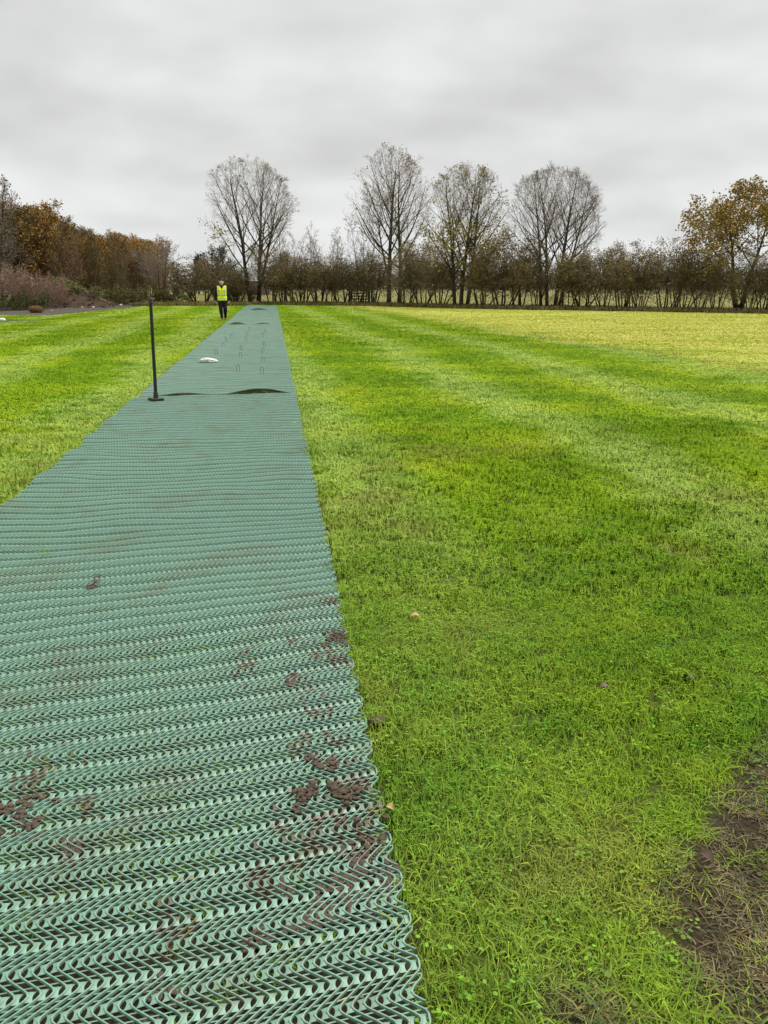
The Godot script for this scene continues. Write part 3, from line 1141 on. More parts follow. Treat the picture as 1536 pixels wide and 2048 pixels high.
func big_trees() -> void:
	var P := {"seg": [12, 8, 5, 3, 1], "kids": [21, 7, 5, 3, 0], "start": [0.26, 0.2, 0.2, 0.2, 0], "ang": [0.78, 0.62, 0.6, 0.6, 0], "len": [0.56, 0.46, 0.48, 0.55, 0], "tip": [0.45, 0.55, 0.6, 0.7, 0], "up": [0.015, 0.06, 0.06, 0.05, 0.03], "wob": [0.045, 0.09, 0.14, 0.2, 0.25], "sides": [7, 5, 3, 3, 3], "thin": 0.0042, "wood": 1, "env": [Vector3(-0.4, 6.7, 0), Vector3(3.8, 4.4, 3.6)]}
	var low_left := func(p: Vector3) -> float: return clampf((-p.x - 1.2) * 0.6, 0, 1) * clampf((6.6 - p.y) * 0.8, 0, 1) + 0.01
	var all := func(_p: Vector3) -> float: return 1.0
	var lower := func(p: Vector3) -> float: return clampf((6.0 - p.y) * 0.5, 0.03, 1)
	var v := func(x: float, y: float, z: float) -> Vector3: return Vector3(x, y, z)
	# two stemmed tree at the mat end
	var o := woody("bare_tree", 401, [{"at": v.call(-0.35, -0.1, 0), "d": v.call(-0.16, 1, 0.05), "L": 9.9, "r": 0.19}, {"at": v.call(0.3, -0.1, 0.1), "d": v.call(0.07, 1, -0.04), "L": 10.3, "r": 0.21}, {"at": v.call(0.45, 1.2, 0.1), "d": v.call(0.28, 1, 0.1), "L": 8.6, "r": 0.13}], P, {"per": 3.0, "size": 0.16, "cols": gold, "keep": low_left, "spread": 0.2}, M.bark, M.twig)
	o.position = Vector3(-10.8, 0, -66)
	tag(o, "tall bare tree with two dark stems behind the walking person", "tree", "big trees in the hedge")
	# the tallest tree, by the gate
	P.env = [Vector3(-0.4, 6.6, 0), Vector3(3.2, 4.5, 3.2)]
	o = woody("bare_tree", 402, [{"at": v.call(-0.35, -0.1, 0), "d": v.call(-0.03, 1, 0), "L": 10.5, "r": 0.2}, {"at": v.call(0.45, -0.1, 0.1), "d": v.call(0.09, 1, -0.03), "L": 10.2, "r": 0.19}, {"at": v.call(-0.4, 2.2, 0.0), "d": v.call(-0.36, 1, 0.1), "L": 5.6, "r": 0.1}], P, {"per": 0.10, "size": 0.13, "cols": rust, "keep": all, "spread": 0.2}, M.bark_green, M.twig)
	o.position = Vector3(0.74, 0, -61.5)
	tag(o, "tallest tree with a twin trunk and few rusty leaves near the gate", "tree", "big trees in the hedge")
	# yellow leaved tree
	var P3 := P.duplicate(true)
	P3.start[0] = 0.2
	P3.env = [Vector3(0.1, 5.0, 0), Vector3(2.8, 4.1, 2.8)]
	o = woody("bare_tree", 403, [{"at": v.call(-0.4, -0.1, 0), "d": v.call(-0.14, 1, 0.05), "L": 8.2, "r": 0.15}, {"at": v.call(0.0, -0.1, 0.2), "d": v.call(0.0, 1, -0.06), "L": 8.6, "r": 0.16}, {"at": v.call(0.4, -0.1, 0.0), "d": v.call(0.16, 1, 0.04), "L": 8.3, "r": 0.15}], P3, {"per": 3.0, "size": 0.15, "cols": gold + [Color(0.24, 0.17, 0.03)], "keep": lower, "spread": 0.25}, M.bark, M.twig)
	o.position = Vector3(5.38, 0, -55)
	tag(o, "tree with yellow green leaves left on its lower half", "tree", "big trees in the hedge")
	# many stemmed bare tree
	P.env = [Vector3(-0.15, 4.85, 0), Vector3(3.0, 3.75, 3.0)]
	o = woody("bare_tree", 404, [{"at": v.call(-0.5, -0.1, 0), "d": v.call(-0.13, 1, 0.04), "L": 8.0, "r": 0.12}, {"at": v.call(-0.15, -0.1, 0.2), "d": v.call(-0.04, 1, -0.06), "L": 8.3, "r": 0.13}, {"at": v.call(0.4, -0.1, 0.0), "d": v.call(0.07, 1, 0.05), "L": 8.3, "r": 0.15}, {"at": v.call(0.6, -0.1, 0.1), "d": v.call(0.22, 1, -0.02), "L": 7.8, "r": 0.12}], P, {}, M.bark_green, M.twig)
	o.position = Vector3(11.0, 0, -52.5)
	tag(o, "leafless round headed tree with four slim stems", "tree", "big trees in the hedge")
	# oak in autumn leaf
	var PO := {"seg": [9, 7, 5, 3, 2], "kids": [11, 7, 5, 3, 0], "start": [0.42, 0.3, 0.2, 0.2, 0], "ang": [0.85, 0.7, 0.7, 0.7, 0], "len": [0.62, 0.5, 0.5, 0.5, 0], "tip": [0.6, 0.6, 0.6, 0.7, 0], "up": [0.01, 0.02, 0.02, 0.0, 0.0], "wob": [0.10, 0.16, 0.2, 0.25, 0.3], "sides": [7, 5, 3, 3, 3], "thin": 0.007, "wood": 1, "env": [Vector3(-0.45, 4.75, 0), Vector3(3.5, 2.2, 3.0)]}
	o = woody("oak_tree", 405, [{"at": v.call(0.1, -0.1, 0), "d": v.call(-0.33, 1, 0.06), "L": 5.6, "r": 0.17}, {"at": v.call(0.15, -0.1, 0.05), "d": v.call(0.16, 1, -0.08), "L": 6.0, "r": 0.17}], PO, {"per": 4.6, "size": 0.145, "cols": rust + [Color(0.24, 0.19, 0.035), Color(0.31, 0.235, 0.04), Color(0.27, 0.22, 0.04)], "keep": all, "spread": 0.28}, M.bark, M.twig_olive)
	o.position = Vector3(21.08, 0, -47)
	tag(o, "oak tree full of golden brown leaves with a forked trunk", "tree", "big trees in the hedge")

func left_wood() -> void:
	var all := func(_p: Vector3) -> float: return 1.0
	var P := {"seg": [8, 6, 3, 2], "kids": [18, 8, 6, 0], "start": [0.1, 0.15, 0.2, 0], "ang": [0.7, 0.65, 0.7, 0], "len": [0.38, 0.42, 0.5, 0], "tip": [0.4, 0.6, 0.7, 0], "up": [0.02, 0.07, 0.05, 0.02], "wob": [0.08, 0.15, 0.22, 0.28], "sides": [5, 3, 3, 3], "thin": 0.007, "wood": 0, "env": [Vector3(0, 4.0, 0), Vector3(2.7, 3.7, 2.7)]}
	var tones := [M.twig_olive, M.twig_orange, M.twig_red, M.twig]
	var leaves := [dull + [Color(0.15, 0.115, 0.03), Color(0.17, 0.10, 0.03)], rust + [Color(0.30, 0.14, 0.03)], dull + [Color(0.20, 0.11, 0.035), Color(0.16, 0.09, 0.03)], dull]
	var pers := [1.6, 1.9, 1.5, 0.2]
	var protos := []
	for k in 4:
		protos.append(woody("wood_tree", 500 + k, fan(4, 7.0, 0.09, 0.2, 520 + k, 0.45), P, {"per": pers[k], "size": 0.14, "cols": leaves[k], "keep": all, "spread": 0.25}, M.bark, tones[k]))
	# x, z, height, kind
	var spots := [[-27.8, -56.5, 9.0, 3], [-29.6, -58.0, 8.6, 2], [-27.0, -60.5, 7.8, 1], [-27.4, -60.0, 7.4, 0], [-26.8, -64.0, 6.9, 2], [-28.6, -68.0, 7.3, 1], [-28.0, -73.0, 6.8, 0], [-29.3, -78.0, 7.2, 2], [-28.8, -84.0, 6.9, 0], [-29.8, -90.0, 7.1, 1], [-29.6, -97.0, 7.0, 1], [-24.0, -60.5, 5.2, 2], [-24.4, -66.5, 5.6, 0], [-25.0, -72.5, 5.8, 2], [-25.4, -79.0, 6.0, 1], [-26.6, -87.0, 6.4, 0], [-31.5, -53.0, 9.2, 3], [-30.0, -55.0, 8.8, 1], [-31.0, -62.5, 8.4, 0], [-32.0, -72.0, 8.4, 1], [-26.6, -62.0, 5.4, 0], [-22.8, -70.5, 4.6, 2], [-21.8, -64.6, 4.0, 0], [-21.4, -69.0, 4.2, 2], [-31.0, -49.5, 8.6, 2], [-28.2, -63.5, 7.4, 2], [-29.6, -66.0, 7.6, 1], [-27.4, -70.5, 6.8, 0], [-30.4, -75.5, 7.6, 2], [-27.8, -81.0, 6.8, 1], [-28.4, -86.0, 6.8, 2], [-25.6, -68.8, 5.6, 1], [-26.4, -76.0, 6.0, 0], [-27.6, -93.5, 6.6, 1], [-29.0, -102.0, 7.2, 1]]
	var hue := ["olive brown", "orange leaved", "reddish brown", "grey leafless"]
	var nth := ["first", "second", "third", "fourth", "fifth", "sixth", "seventh", "eighth", "ninth", "tenth", "eleventh", "twelfth", "thirteenth", "fourteenth"]
	var counts := [0, 0, 0, 0]
	var used := {}
	var rng := RandomNumberGenerator.new()
	rng.seed = 66
	for s in spots:
		var k: int = s[3]
		var o: Node3D = copy(protos[k], "wood_tree") if used.has(k) else protos[k]
		used[k] = true
		o.position = Vector3(s[0], 0, s[1])
		o.rotation.y = rng.randf() * TAU
		var f: float = s[2] / sizes[protos[k].name].y
		o.scale = Vector3(f * 1.0, f, f * 1.0)
		var extra := ""
		if s[0] < -28.7 and s[1] > -75:
			extra = ", in the back row"
		elif s[2] < 5.0:
			extra = ", low and close to the track"
		tag(o, "%s of the %s trees of the wood%s" % [nth[counts[k]], hue[k], extra], "tree", "trees of the wood")
		counts[k] += 1
	# bare round tree at the end of the wood
	var PB := {"seg": [7, 6, 4, 3, 2], "kids": [12, 7, 5, 3, 0], "start": [0.25, 0.2, 0.2, 0.2, 0], "ang": [0.7, 0.65, 0.6, 0.6, 0], "len": [0.5, 0.45, 0.5, 0.5, 0], "tip": [0.55, 0.6, 0.7, 0.7, 0], "up": [0.02, 0.05, 0.05, 0.03, 0.02], "wob": [0.09, 0.13, 0.2, 0.25, 0.3], "sides": [5, 4, 3, 3, 3], "thin": 0.0075, "wood": 0}
	var b := woody("bare_tree", 560, fan(4, 4.9, 0.10, 0.32, 561, 0.3), PB, {}, M.bark, M.twig)
	b.position = Vector3(-19.3, 0, -68)
	tag(b, "low round leafless tree at the end of the brown wood", "tree")
	# dark evergreen tinged tree behind the person
	var ever := [Color(0.030, 0.045, 0.022), Color(0.045, 0.055, 0.025), Color(0.055, 0.055, 0.03)]
	P.erase("env")
	var d := woody("dark_tree", 570, fan(4, 4.2, 0.09, 0.35, 571, 0.3), P, {"per": 2.2, "size": 0.11, "cols": ever, "keep": all, "spread": 0.2}, M.bark, M.twig)
	d.position = Vector3(-14.35, 0, -69)
	d.scale = Vector3(1.05, 0.98, 1.05)
	tag(d, "dark green spreading tree behind the walking person's head", "tree")
	# undergrowth along the foot of the wood
	var green := [Color(0.075, 0.095, 0.02), Color(0.10, 0.10, 0.025), Color(0.055, 0.075, 0.018), Color(0.12, 0.085, 0.03)]
	var PU := bush_params(7)
	PU.erase("env")
	PU.start[0] = 0.05
	var un := []
	for k in 2:
		un.append(woody("bramble_bush", 580 + k, fan(7, 1.5, 0.02, 0.7, 590 + k, 0.5), PU, {"per": 1.0, "size": 0.10, "cols": green, "keep": all, "spread": 0.14}, M.twig_olive, M.twig_olive))
	var us := [[-21.9, -57.5, 1.6], [-22.2, -60.0, 1.5], [-21.4, -62.0, 1.6], [-20.3, -62.8, 1.5], [-19.2, -64.0, 1.6], [-18.0, -64.8, 1.5], [-16.9, -65.2, 1.7], [-13.4, -65.6, 1.8], [-11.6, -66.0, 1.4], [-23.4, -57.5, 2.0]]
	for k in us.size():
		var o: Node3D = un[k] if k < 2 else copy(un[k % 2], "bramble_bush")
		o.position = Vector3(us[k][0], 0, us[k][1])
		o.rotation.y = k * 1.7
		var f: float = us[k][2] / 1.7
		o.scale = Vector3(f * 1.15, f, f * 1.15)
		tag(o, "%s low green bramble along the wood edge, counted from the earth heap" % (nth[k] if k < 9 else "hindmost"), "bush", "brambles below the wood")

func rough_corner() -> void:
	var rng := RandomNumberGenerator.new()
	rng.seed = 12
	# earth heap
	var mb := MB.new()
	var nx := 60
	var nz := 36
	for j in nz + 1:
		for i in nx + 1:
			var x := (float(i) / nx - 0.5) * 7.6
			var z := (float(j) / nz - 0.5) * 6.0
			var r := Vector2(x / 3.8, z / 3.0).length()
			var h := 1.95 * pow(maxf(0.0, 1.0 - r), 0.8) * (1.0 + 0.35 * n_mid.get_noise_2d(x * 1.3, z * 1.3)) + 0.16 * n_small.get_noise_2d(x, z) * clampf((1.0 - r) * 4.0, 0, 1)
			var e := Color(0.075, 0.052, 0.036).lerp(Color(0.15, 0.105, 0.07), clampf(0.5 + n_small.get_noise_2d(x * 1.4, z * 1.4), 0, 1))
			mb.vert(Vector3(x, maxf(h, -0.05) if r < 1.0 else -0.06, z), Vector3.UP, e)
	for j in nz:
		for i in nx:
			var a := j * (nx + 1) + i
			mb.quad(a + nx + 1, a + nx + 2, a, a + 1)
	smooth_normals(mb)
	var heap := base("earth_heap", Vector3(-23.7, 0, -57.5), 0.25)
	tag(heap, "heap of dark earth with green weeds on top beside the dirt track", "earth heap")
	part(mb, "earth", M.soil, heap)
	var weeds := []
	for k in 700:
		var x := rng.randf_range(-2.6, 2.9)
		var z := rng.randf_range(-1.6, 1.6)
		var r := Vector2(x / 3.8, z / 3.0).length()
		if r > 0.52 + 0.25 * n_mid.get_noise_2d(x * 2.0, z * 2.0):
			continue
		var h := 1.95 * pow(maxf(0.0, 1.0 - r), 0.8) * (1.0 + 0.35 * n_mid.get_noise_2d(x * 1.3, z * 1.3)) + 0.16 * n_small.get_noise_2d(x, z)
		var s := rng.randf_range(0.7, 1.3)
		weeds.append([Transform3D(Basis(Vector3.UP, rng.randf() * TAU).scaled(Vector3(s, s, s)), Vector3(x, h - 0.02, z)), Color(0.10, 0.15, 0.03).lerp(Color(0.2, 0.22, 0.06), rng.randf())])
	var wd := Node3D.new()
	wd.name = "weeds"
	heap.add_child(wd)
	scatter(wd, [tuft(31, 30, 0.2, 0.16, 0.02, 0.9)], weeds)
	var rub := MB.new()
	for k in 420:
		var x := rng.randf_range(-3.9, 3.9)
		var z := rng.randf_range(-0.5, 3.3)
		var r := Vector2(x / 3.8, z / 3.0).length()
		var h := maxf(0.0, 1.95 * pow(maxf(0.0, 1.0 - r), 0.8) * (1.0 + 0.35 * n_mid.get_noise_2d(x * 1.3, z * 1.3)) + 0.16 * n_small.get_noise_2d(x, z) * clampf((1.0 - r) * 4.0, 0, 1))
		var sz := rng.randf_range(0.03, 0.11)
		rub.lump(Vector3(x, h + sz * 0.2, z), Vector3(sz, sz * 0.7, sz), rng, 0.35, 6, 4, Color(0.085, 0.06, 0.042).lerp(Color(0.22, 0.17, 0.13), pow(rng.randf(), 2.0)))
	part(rub, "rubble", M.soil, heap).set_meta("kind", "stuff")
	# stand of dead pinkish stems and a green bramble before it
	var all := func(_p: Vector3) -> float: return 1.0
	var P := {"seg": [5, 4, 2], "kids": [10, 7, 0], "start": [0.2, 0.2, 0], "ang": [0.45, 0.5, 0], "len": [0.45, 0.5, 0], "tip": [0.6, 0.7, 0], "up": [0.03, 0.08, 0.04], "wob": [0.14, 0.2, 0.25], "sides": [3, 3, 3], "thin": 0.006, "wood": 0}
	var pink := [Color(0.26, 0.165, 0.13), Color(0.20, 0.125, 0.09)]
	var d0 := woody("dead_brush", 610, fan(24, 2.0, 0.012, 0.45, 611, 1.0), P, {"per": 0.8, "size": 0.08, "cols": pink, "keep": all, "spread": 0.12}, M.twig_pink, M.twig_pink)
	var ds := [[-23.9, -50.0, 0.98, "tallest pinkish brush of dead stems beside the picture border"], [-25.2, -51.4, 1.05, "pinkish dead brush behind the tallest brush"], [-23.2, -52.0, 0.9, "pinkish dead brush between the tallest brush and the earth heap"], [-23.0, -54.0, 0.72, "low pinkish dead brush on the flank of the earth heap"], [-26.0, -48.8, 1.0, "pinkish dead brush at the outer end of the row"]]
	for k in ds.size():
		var o: Node3D = d0 if k == 0 else copy(d0, "dead_brush")
		o.position = Vector3(ds[k][0], 0, ds[k][1])
		o.rotation.y = k * 2.1
		o.scale = Vector3.ONE * ds[k][2] * 1.1
		tag(o, ds[k][3], "brush", "dead brush by the earth heap")
	var green := [Color(0.055, 0.085, 0.02), Color(0.08, 0.11, 0.03), Color(0.045, 0.06, 0.018)]
	var PU := bush_params(7)
	PU.erase("env")
	PU.start[0] = 0.05
	var g0 := woody("bramble_bush", 620, fan(8, 1.35, 0.016, 0.8, 621, 0.4), PU, {"per": 1.4, "size": 0.09, "cols": green, "keep": all, "spread": 0.12}, M.twig_olive, M.twig_olive)
	g0.position = Vector3(-23.6, 0, -48.6)
	tag(g0, "green bramble in front of the pinkish dead brush", "bush")
	var g1 := copy(g0, "bramble_bush")
	g1.position = Vector3(-22.4, 0, -50.4)
	g1.rotation.y = 2.0
	g1.scale = Vector3.ONE * 0.8
	tag(g1, "smaller green bramble between dead brush and brown hay clump", "bush")
	# rounded brown clump of dead grass
	var hay := base("hay_clump", Vector3(-19.95, 0, -45.0), 0.2)
	tag(hay, "rounded brown clump of matted dead grass at the track side", "hay clump")
	var hb := MB.new()
	hb.lump(Vector3(0, 0.2, 0), Vector3(0.38, 0.25, 0.3), rng, 0.16, 18, 12, Color(0.17, 0.095, 0.045))
	smooth_normals(hb)
	part(hb, "core", M.soil, hay)
	var st := MB.new()
	for k in 900:
		var o := Vector3(rng.randf_range(-1, 1), rng.randf_range(-0.3, 1), rng.randf_range(-1, 1)).normalized()
		var p := Vector3(0, 0.2, 0) + o * Vector3(0.39, 0.26, 0.3)
		var t := o.cross(Vector3(rng.randf_range(-1, 1), 0.3, rng.randf_range(-1, 1))).normalized()
		st.seg(p - t * 0.09, p + t * 0.09 + o * 0.03, 0.005, 0.003, 3, Color(0.22, 0.13, 0.06) * rng.randf_range(0.6, 1.4))
	hay.scale = Vector3(1.0, 0.8, 1.0)
	part(st, "straw", M.leaf, hay).set_meta("kind", "stuff")
	# rubble and litter on the track
	var bits := [[-16.7, -34.2, 0.14, "white plastic scrap lying on the muddy strip by the picture border"], [-20.5, -58.6, 0.16, "long white scrap at the far end of the dirt track"], [-19.9, -59.4, 0.12, "white scrap nearest the wood on the dirt track"], [-20.9, -54.4, 0.08, "small pale stone at the foot of the earth heap"], [-20.2, -54.6, 0.09, "white scrap midway along the dirt track"], [-22.3, -55.6, 0.08, "pale scrap on the flank of the earth heap"], [-20.0, -47.2, 0.07, "pinkish scrap on the dirt track edge"]]
	for b in bits:
		var lb := MB.new()
		lb.lump(Vector3(0, b[2] * 0.45, 0), Vector3(b[2], b[2] * 0.55, b[2] * 0.7), rng, 0.35, 9, 6, Color(0.62, 0.6, 0.56) if b[2] > 0.075 else Color(0.5, 0.36, 0.34))
		var o := part(lb, "litter", M.leaf, self)
		o.position = Vector3(b[0], 0.35 if "flank" in b[3] else 0.0, b[1])
		tag(o, b[3], "litter", "litter along the dirt track")
	var wp := MB.new()
	wp.lathe([Vector2(0.055, -0.3), Vector2(0.055, 1.95), Vector2(0.045, 2.02), Vector2(0.0, 2.04)], 10, Color(0.75, 0.75, 0.72))
	var post := part(wp, "marker_post", M.leaf, self)
	post.position = Vector3(-24.5, 0, -55.2)
	tag(post, "white marker post rising between dead brush and earth heap", "post")

func smooth_normals(mb: MB) -> void:
	for k in mb.n.size():
		mb.n[k] = Vector3.ZERO
	for t in range(0, mb.ix.size(), 3):
		var a := mb.ix[t]
		var b := mb.ix[t + 1]
		var c_ := mb.ix[t + 2]
		var nn := (mb.v[c_] - mb.v[a]).cross(mb.v[b] - mb.v[a])
		mb.n[a] += nn
		mb.n[b] += nn
		mb.n[c_] += nn
	for k in mb.n.size():
		mb.n[k] = mb.n[k].normalized() if mb.n[k].length() > 1e-12 else Vector3.UP

func far_land() -> void:
	var rng := RandomNumberGenerator.new()
	rng.seed = 404
	# distant belt of woods beyond the dry field
	var mb := MB.new()
	for k in 26000:
		var a := rng.randf_range(-0.85, 0.85)
		var r := rng.randf_range(230.0, 300.0)
		var x := sin(a) * r
		var z := -cos(a) * r
		var top := 4.2 + 2.4 * n_big.get_noise_2d(x * 0.35, 3.0) + 1.5 * n_mid.get_noise_2d(x * 0.2, 7.0)
		var p := Vector3(x, rng.randf_range(0.0, top), z)
		var d := Vector3(rng.randf_range(-1, 1), rng.randf_range(-0.3, 1), rng.randf_range(-1, 1)).normalized()
		var s := d.cross(Vector3(rng.randf_range(-1, 1), rng.randf_range(-1, 1), rng.randf_range(-1, 1))).normalized()
		mb.leaf(p, d, s, rng.randf_range(0.5, 1.5), Color(0.075, 0.072, 0.055).lerp(Color(0.11, 0.10, 0.085), rng.randf()))
	var o := part(mb, "distant_wood", M.leaf, self)
	o.set_meta("kind", "stuff")
	o.set_meta("label", "dark belt of distant woods on the horizon seen through the hedge")
	# grey roofed barn glimpsed between the trees
	var barn := base("barn", Vector3(-20.6, 0, -115), 0.1)
	tag(barn, "grey roofed barn glimpsed through branches behind the two stemmed tree", "barn")
	var wl := MB.new()
	wl.box(Vector3(0, 1.0, 0), Vector3(8, 2.0, 5), 0, 0.02, Color(0.16, 0.12, 0.1))
	part(wl, "wall", M.leaf, barn)
	var rf := MB.new()
	for sg in [-1.0, 1.0]:
		var q := [Vector3(-4.3, 2.0, sg * 2.8), Vector3(4.3, 2.0, sg * 2.8), Vector3(4.3, 3.5, 0), Vector3(-4.3, 3.5, 0)]
		rf.face(q, Vector3(0, 2.8, sg * 1.5).normalized(), Basis(), Vector3(0, 0.02, 0), Color(0.22, 0.23, 0.24))
	part(rf, "roof", M.leaf, barn)
	# far conifers
	var ever := [Color(0.03, 0.04, 0.025), Color(0.04, 0.05, 0.03)]
	var all := func(_p: Vector3) -> float: return 1.0
	var P := {"seg": [8, 3, 2], "kids": [40, 8, 0], "start": [0.06, 0.1, 0], "ang": [1.3, 0.7, 0], "len": [0.30, 0.5, 0], "tip": [0.08, 0.6, 0], "up": [0.0, 0.0, 0.0], "wob": [0.02, 0.1, 0.2], "sides": [5, 3, 3], "thin": 0.012, "wood": 0}
	var f := woody("conifer", 640, [{"at": Vector3(0, -0.1, 0), "d": Vector3.UP, "L": 5.6, "r": 0.14}], P, {"per": 3.0, "size": 0.3, "cols": ever, "keep": all, "spread": 0.25}, M.bark, M.twig)
	f.position = Vector3(-28.1, 0, -120)
	tag(f, "far dark conifer seen over the low bushes beside the wood", "tree", "far conifers")
	# field gate
	var gate := base("field_gate", Vector3(-1.85, 0, -62.6), -0.12)
	tag(gate, "dark wooden field gate with five bars in a gap of the hedge", "gate")
	var wood := Color(0.10, 0.085, 0.07)
	for k in 5:
		var gb := MB.new()
		gb.box(Vector3(0, 0.22 + k * 0.22, 0), Vector3(1.5, 0.085, 0.03), 0, 0.006, wood)
		part(gb, "bar", M.leaf, gate)
	for sg in [-1.0, 1.0]:
		var gs := MB.new()
		gs.box(Vector3(sg * 0.72, 0.64, 0.03), Vector3(0.09, 1.12, 0.035), 0, 0.006, wood)
		part(gs, "stile", M.leaf, gate)
		var gp := MB.new()
		gp.box(Vector3(sg * 0.9, 0.6, 0), Vector3(0.15, 1.5, 0.15), 0, 0.015, wood * 1.2)
		part(gp, "post", M.leaf, gate)
	var br := MB.new()
	br.seg(Vector3(-0.68, 0.2, 0.045), Vector3(0.68, 1.12, 0.045), 0.03, 0.03, 4, wood)
	part(br, "brace", M.leaf, gate)
	for q in [[-7.95, -64.0, "thin grey fence post at the hedge just past the mat end"], [-9.0, -64.2, "thin grey fence post behind the mat end, by the orange bag"]]:
		var pb := MB.new()
		pb.box(Vector3(0, 0.55, 0), Vector3(0.1, 1.3, 0.1), 0.3, 0.012, Color(0.17, 0.16, 0.14))
		var po := part(pb, "fence_post", M.leaf, self)
		po.position = Vector3(q[0], 0, q[1])
		tag(po, q[2], "fence post", "fence posts at the hedge")

# ------------------------------------------------------------------ person
func person() -> void:
	var o := base("person", Vector3(-7.2, 0.0, -35.1), 0.16)
	tag(o, "person in a yellow high visibility vest and dark clothes walking beside the mat", "person")
	# faces +z (towards the camera); x is the picture's right
	var head := [[Vector3(0.0, 1.645, 0.0), Vector3(0.0, 1.685, -0.005), 0.085, 0.092], [Vector3(0, 1.58, 0.03), Vector3(0, 1.62, 0.02), 0.055, 0.072], [Vector3(0, 1.64, 0.085), Vector3(0, 1.615, 0.103), 0.012, 0.017], [Vector3(-0.088, 1.625, -0.005), Vector3(-0.09, 1.655, -0.01), 0.016, 0.02], [Vector3(0.088, 1.625, -0.005), Vector3(0.09, 1.655, -0.01), 0.016, 0.02], [Vector3(-0.03, 1.585, 0.09), Vector3(0.03, 1.585, 0.09), 0.009, 0.009]]
	var neck := [[Vector3(0, 1.42, -0.02), Vector3(0, 1.57, 0.0), 0.062, 0.055]]
	var torso := [[Vector3(-0.14, 1.40, -0.01), Vector3(0.14, 1.40, -0.01), 0.072, 0.072], [Vector3(-0.075, 1.30, 0.0), Vector3(-0.06, 1.05, 0.0), 0.118, 0.105], [Vector3(0.075, 1.30, 0.0), Vector3(0.06, 1.05, 0.0), 0.118, 0.105], [Vector3(-0.075, 0.93, -0.01), Vector3(0.075, 0.93, -0.01), 0.118, 0.118]]
	var arms := []
	var hands := []
	for sg in [-1.0, 1.0]:
		var fw := 0.05 if sg < 0 else -0.04
		var sh := Vector3(sg * 0.195, 1.40, -0.01)
		var el := Vector3(sg * 0.275, 1.12, -0.03 + fw * 0.4)
		var wr := Vector3(sg * 0.285, 0.88, 0.04 + fw)
		arms.append([sh, el, 0.06, 0.047])
		arms.append([el, wr, 0.047, 0.034])
		hands.append([wr, wr + Vector3(-sg * 0.005, -0.075, 0.015), 0.032, 0.036, Vector3(1.5, 1, 1)])
		for q in 4:
			var root := wr + Vector3(-sg * 0.008, -0.085, 0.04 - q * 0.02)
			var ln: float = [0.035, 0.042, 0.038, 0.028][q]
			hands.append([root, root + Vector3(-sg * 0.004, -ln, 0.004), 0.010, 0.009])
			hands.append([root + Vector3(-sg * 0.004, -ln, 0.004), root + Vector3(-sg * 0.018, -ln * 1.75, 0.010), 0.009, 0.007])
		hands.append([wr + Vector3(-sg * 0.01, -0.03, 0.03), wr + Vector3(-sg * 0.022, -0.075, 0.06), 0.012, 0.009])
	var legs := []
	var feet := []
	# sg -1: standing leg a little ahead; +1: knee bent, trailing
	var hipk := [[Vector3(-0.095, 0.90, 0), Vector3(-0.085, 0.50, 0.10), Vector3(-0.055, 0.10, 0.13)], [Vector3(0.095, 0.90, 0), Vector3(0.105, 0.50, 0.06), Vector3(0.085, 0.12, -0.14)]]
	for k in 2:
		var j: Array = hipk[k]
		legs.append([j[0], j[1], 0.098, 0.066])
		legs.append([j[1], j[1].lerp(j[2], 0.3) + Vector3(0, 0, -0.012), 0.062, 0.062])
		legs.append([j[1].lerp(j[2], 0.3) + Vector3(0, 0, -0.012), j[2], 0.06, 0.042])
		var heel: Vector3 = j[2] + Vector3(0, -0.06, -0.035)
		var toe: Vector3 = j[2] + Vector3(-0.01 + 0.02 * k, -0.062 if k == 0 else -0.08, 0.17)
		feet.append([j[2], heel, 0.042, 0.040])
		feet.append([heel, toe, 0.042, 0.034])
	var none := func(_p: Vector3) -> float: return -1.0
	# skin: one continuous figure
	var skin := mat(Color(0.52, 0.33, 0.25), 0.6, 0.4)
	var body := net(head + neck + torso + arms + legs + feet, 0.016, 0.035, -0.006, none)
	for extra in [net(head, 0.006, 0.03, 0.0, none), net(hands, 0.006, 0.012, 0.0, none)]:
		var b0 := body.v.size()
		body.v.append_array(extra.v)
		body.n.append_array(extra.n)
		body.c.append_array(extra.c)
		for q in extra.ix:
			body.ix.append(q + b0)
	part(body, "body", skin, o)
	var hair := net([[Vector3(0, 1.70, -0.02), Vector3(0, 1.66, -0.045), 0.094, 0.090], [Vector3(-0.04, 1.745, 0.02), Vector3(0.04, 1.745, 0.02), 0.05, 0.05]], 0.01, 0.03, 0.004, func(p: Vector3) -> float: return minf(p.z - 0.03, 1.0) if p.y < 1.70 else -1.0)
	part(hair, "hair", mat(Color(0.022, 0.014, 0.011), 0.7, 0.4), o)
	for sg in [-1.0, 1.0]:
		var eb := MB.new()
		var rng := RandomNumberGenerator.new()
		rng.seed = 3
		eb.lump(Vector3(sg * 0.034, 1.655, 0.083), Vector3(0.013, 0.008, 0.008), rng, 0.0, 8, 5)
		part(eb, "eye", mat(Color(0.05, 0.035, 0.03), 0.3, 0.5), o)
	var dark := mat(Color(0.012, 0.012, 0.014), 0.85, 0.3)
	var jacket := net(neck + torso + arms, 0.016, 0.04, 0.016, func(p: Vector3) -> float: return maxf(p.y - 1.51, 0.84 - p.y))
	part(jacket, "jacket", dark, o)
	var trousers := net(legs + [torso[3]], 0.016, 0.03, 0.015, func(p: Vector3) -> float: return maxf(p.y - 0.98, 0.10 - p.y))
	part(trousers, "trousers", mat(Color(0.013, 0.014, 0.022), 0.85, 0.3), o)
	var shoes := net(feet, 0.012, 0.02, 0.008, func(p: Vector3) -> float: return maxf(0.004 - p.y, p.y - 0.125))
	part(shoes, "shoes", mat(Color(0.16, 0.095, 0.04), 0.7, 0.4), o)
